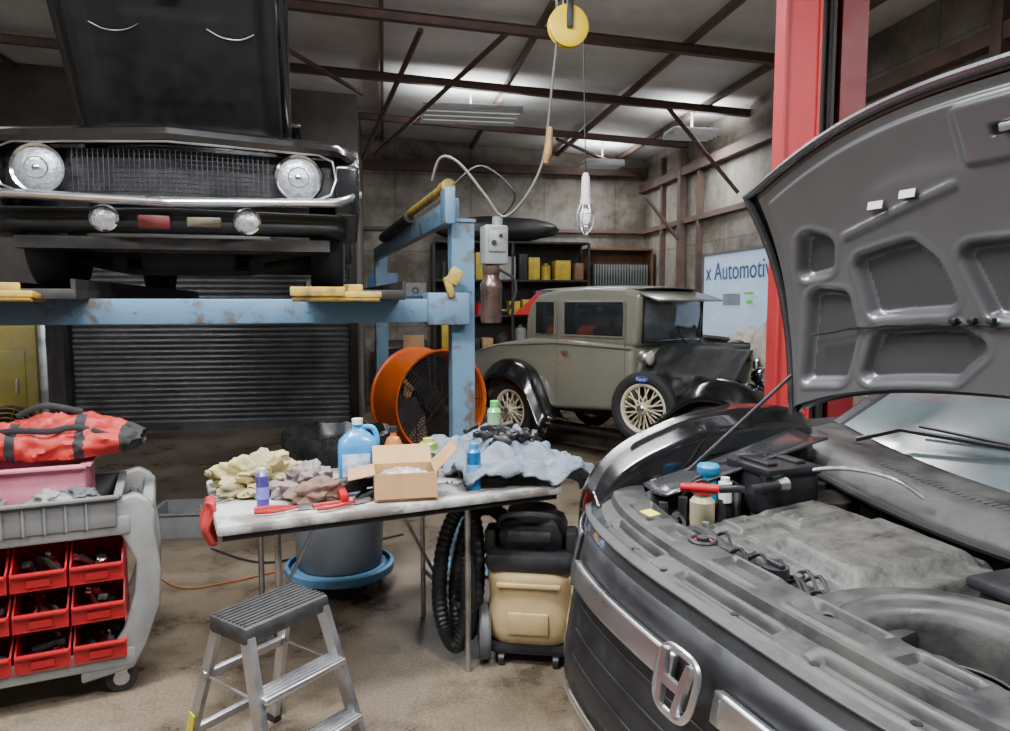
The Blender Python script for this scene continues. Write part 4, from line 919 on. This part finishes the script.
# ------------------------------------------------------------ YELLOW EQUIPMENT LEFT
ym=thing('yellow_cabinet','faded yellow steel machine cabinet standing by the bay','cabinet',(-4.02,5.75,0),14)
ym_m=mat('faded_yellow_green',(.38,.31,.05),.5,0,.2,4,c2=(.20,.17,.05))
G().box((0,0,.72),(.72,.45,1.4),bev=.02).obj('cabinet_body',ym_m,ym)
G().box((.0,-.23,.95),(.56,.012,.55),bev=.005).obj('door_panel',ym_m,ym);G().box((.22,-.245,.95),(.02,.03,.12),bev=.005).obj('door_handle',steel,ym)
G().box((.39,0,.72),(.06,.4,1.4),bev=.005).obj('side_rail',steel,ym)
rl=thing('floor_fan','small black floor fan with yellow wire cage','fan',(-2.98,4.3,0),20)
g=G()
for k_ in range(2,8): g.torus((0,0,.80),.028*k_,.004,(0,1,0),30,5)
for k_ in range(10):
    a=2*pi*k_/10;g.tube([(0,0,.80),(.196*math.cos(a),0,.80+.196*math.sin(a))],.003,4)
g.obj('cage',yelpaint,rl);G().cyl((0,.02,.8),(0,.14,.8),.17).cyl((0,.08,.75),(0,.08,.03),.02).lathe([(0,.03),(.2,.02),(.22,0)],(0,.08,0)).obj('motor_stand',blackpl,rl)
# ------------------------------------------------------------ HANGING REEL / CORD / LAMP
pu=thing('cord_reel','yellow cord reel pulley hanging from the roof','cord reel',(.333,4.0,3.05),12)
G().lathe([(0,-.028),(.02,-.03),(.09,-.028),(.108,-.02),(.108,-.012),(.08,-.008),(.08,.008),(.108,.012),(.108,.02),(.09,.028),(0,.03)],(0,0,0),(0,1,0),40).obj('reel_disc',mat('bright_yellow',(.78,.55,.01),.4,0,.08,6),pu)
G().box((0,-.04,.08),(.035,.014,.2),bev=.005).box((0,.04,.08),(.035,.014,.2),bev=.005).cyl((0,-.05,0),(0,.05,0),.016).obj('bracket',blackpl,pu)
G().cyl((0,0,.18),(0,0,.95),.010,seg=10).obj('hanger_rod',blackpl,pu)
cb=thing('hanging_cable','grey power cable looping from reel to lift','cable',(.23,4.0,2.44),0)
G().tube(cr([(.04,0,.75),(.05,0,.6),(.02,0,.3),(.0,0,.1),(-.03,0,-.1),(-.12,0,-.28),(-.24,.02,-.38),(-.34,.03,-.26),(-.48,.05,-.09),(-.58,.05,-.06),(-.63,.06,-.18)],8),.0075,8).obj('cable_sheath',mat('grey_cable',(.10,.095,.085),.5),cb)
G().cyl((0,0,-.05),(.01,0,.09),.022,.017).cyl((-.012,0,-.10),(0,0,-.05),.013,.022).obj('connector',mat('amber_connector',(.36,.20,.07),.45,0,.3,15),cb)
wl=thing('work_lamp','hanging caged work lamp with clear bulb','work lamp',(.435,4.0,2.27),0)
G().cyl((0,0,0),(-.02,0,.74),.0035,seg=6).obj('cord',blackpl,wl)
G().lathe([(0,.02),(.012,.02),(.02,0),(.024,-.05),(.024,-.1),(.03,-.13),(.028,-.15),(0,-.15)]).obj('socket_handle',whitem,wl)
G().sph((0,0,-.21),(.03,.03,.042)).obj('bulb',mat('bulb_glass',(.9,.92,.95),.05,0,.02,3,trans=.5,emit=.35),wl)
g=G()
for k_ in range(6):
    a=2*pi*k_/6;g.tube(cr([(.024*math.cos(a),.024*math.sin(a),-.14),(.045*math.cos(a),.045*math.sin(a),-.2),(.035*math.cos(a),.035*math.sin(a),-.27),(.005*math.cos(a),.005*math.sin(a),-.31)],5),.0025,5)
g.torus((0,0,-.2),.045,.0025,n=24,seg=5).torus((0,0,-.26),.04,.0025,n=24,seg=5);g.obj('cage',steel,wl)
# ------------------------------------------------------------ SHELVING
def shelf(a0,a1,b,zs,top,m,label):
    t=thing('shelving_unit',label,'shelving',W((a0+a1)/2,b,0),RZ)
    w=a1-a0
    for z in zs: G().box((0,0,z),(w,.5,.035),bev=.004).obj('shelf_board',m,t)
    for x in(-w/2,0,w/2):
        for y in(-.24,.24): G().box((x,y,top/2),(.04,.04,top)).obj('upright',darkmetal,t)
    G().box((0,.255,top/2),(w,.01,top)).obj('back_panel',darkmetal,t)
    return t
shelf(.75,3.15,11.3,(.25,.85,1.38,1.92,2.5),2.5,darkmetal,'dark steel shelving loaded with parts along back wall')
G().blob((0,0,0),(.95,.22,.19),.10,31,2.0).obj('rolled_tarp',mat('tarp_black',(.02,.02,.021),.5,0,.3,8),loc=W(1.75,11.3,2.71),rot=RR,smooth=80,label='long rolled black tarp lying on top shelf',cat='tarp')
cols=[cardb,mat('yellow_box',(.52,.36,.03),.5),mat('white_box',(.30,.30,.28),.6),redpl,mat('blue_box',(.05,.10,.25),.5),graypl,mat('yellow_box'),darkmetal,redpl,woodm]
random.seed(23)
for z in(.868,1.398,1.938):
    a=.85
    while a<3.0:
        w=random.uniform(.12,.28);h=random.uniform(.16,.42);c=random.choice(cols);kk=random.random()
        if a+w>3.1: break
        p=W(a+w/2,11.22+random.uniform(-.03,.05),z)
        if kk<.6:
            g=G().box((0,0,h/2),(w*.92,.3,h),bev=.006).box((0,-.151,h*.55),(w*.5,.004,h*.4))
            g.obj('parts_box',c,loc=p,rot=RR,label='worn parts box stored on the steel shelf',cat='box',group='boxes on the steel shelves')
        else:
            r=min(w*.42,.11)
            G().lathe([(0,0),(r,0),(r,h*.8),(r*.6,h*.9),(r*.3,h*.92),(r*.3,h),(0,h)]).obj('fluid_container',c,loc=p,label='plastic fluid container stored on the steel shelf',cat='container',group='containers on the steel shelves')
        a+=w+random.uniform(.0,.04)
G().prism([(0,0,0),(.42,0,0),(.42,0,.38)],(0,.04,0),.004).obj('safety_triangle',mat('bright_red',(.6,.03,.02),.5),loc=W(1.95,10.98,1.40),rot=RR,label='bright red triangular panel leaning at the shelf',cat='panel')
bk=thing('bookcase','brown wooden bookcase with thin upright dividers','bookcase',W(3.72,11.4,0),RZ)
g=G();g.box((-.52,0,1.22),(.03,.4,2.45)).box((.52,0,1.22),(.03,.4,2.45)).box((0,.19,1.22),(1.04,.02,2.45))
for z in(.1,.65,1.2,1.75,2.43): g.box((0,0,z),(1.04,.4,.03))
g.obj('case_frame',woodm,bk)
b0=None
for i in range(20):
    p=W(3.30+i*.045,11.35,1.767)
    if b0 is None: b0=G().box((0,0,.21),(.016,.3,.42),bev=.003).obj('binder',mat('grey_green_binder',(.20,.22,.21),.5),loc=p,rot=RR,label='thin grey manual standing in the bookcase',cat='book',group='manuals in the bookcase')
    else: dup(b0,p)
def sign(a,z,w,h,c,c2,label,b=BB-.03):
    t=thing('wall_sign',label,'sign',W(a,b,z),RZ)
    G().box((0,0,h/2),(w,.02,h),bev=.004).obj('sign_panel',c,t)
    G().box((0,-.013,h*.5),(w*.8,.006,h*.25)).obj('sign_band',c2,t)
    G().torus((0,-.014,h*.78),min(w,h)*.12,.012,(0,1,0),24,5).obj('sign_ring',c2,t)
sb=mat('sign_blue',(.05,.13,.33),.4)
sign(-.0,1.30,.45,.75,sb,whitem,'faded blue enamel wall sign with white band')
sign(.5,1.35,.35,.55,mat('sign_cream',(.36,.36,.34),.5),sb,'cream wall sign with blue band')
G().box((0,0,.55),(.3,.03,1.1),(rad(-8),0,0),.004).obj('plywood_board',mat('plywood',(.36,.18,.07),.6,0,.2,4),loc=W(.42,10.6,0.02),rot=(0,0,rad(RZ)),label='orange-brown plywood board leaning near back wall',cat='board')
cbn=thing('tool_cabinet','dark steel tool chest against the back wall','tool chest',W(.25,11.35,0),RZ)
G().box((0,0,.5),(.8,.5,1.0),bev=.01).obj('chest_body',darkmetal,cbn)
for i in range(5):
    d_=G().box((0,-.255,.15+i*.18),(.74,.015,.16),bev=.004).obj('drawer',blackpl,cbn);G().box((0,-.27,.19+i*.18),(.5,.015,.012)).obj('drawer_handle',steel,d_)
gp=thing('green_light','bright green light hanging by the window','light',W(AR-.12,7.95,1.50),RZ)
G().box((0,0,.1),(.03,.12,.05),bev=.01).box((0,.02,.2),(.03,.2,.03),bev=.01).obj('strip',mat('neon_green',(.12,.7,.16),.5,emit=.3),gp)  # stands for a green light; the small bars glow by emission
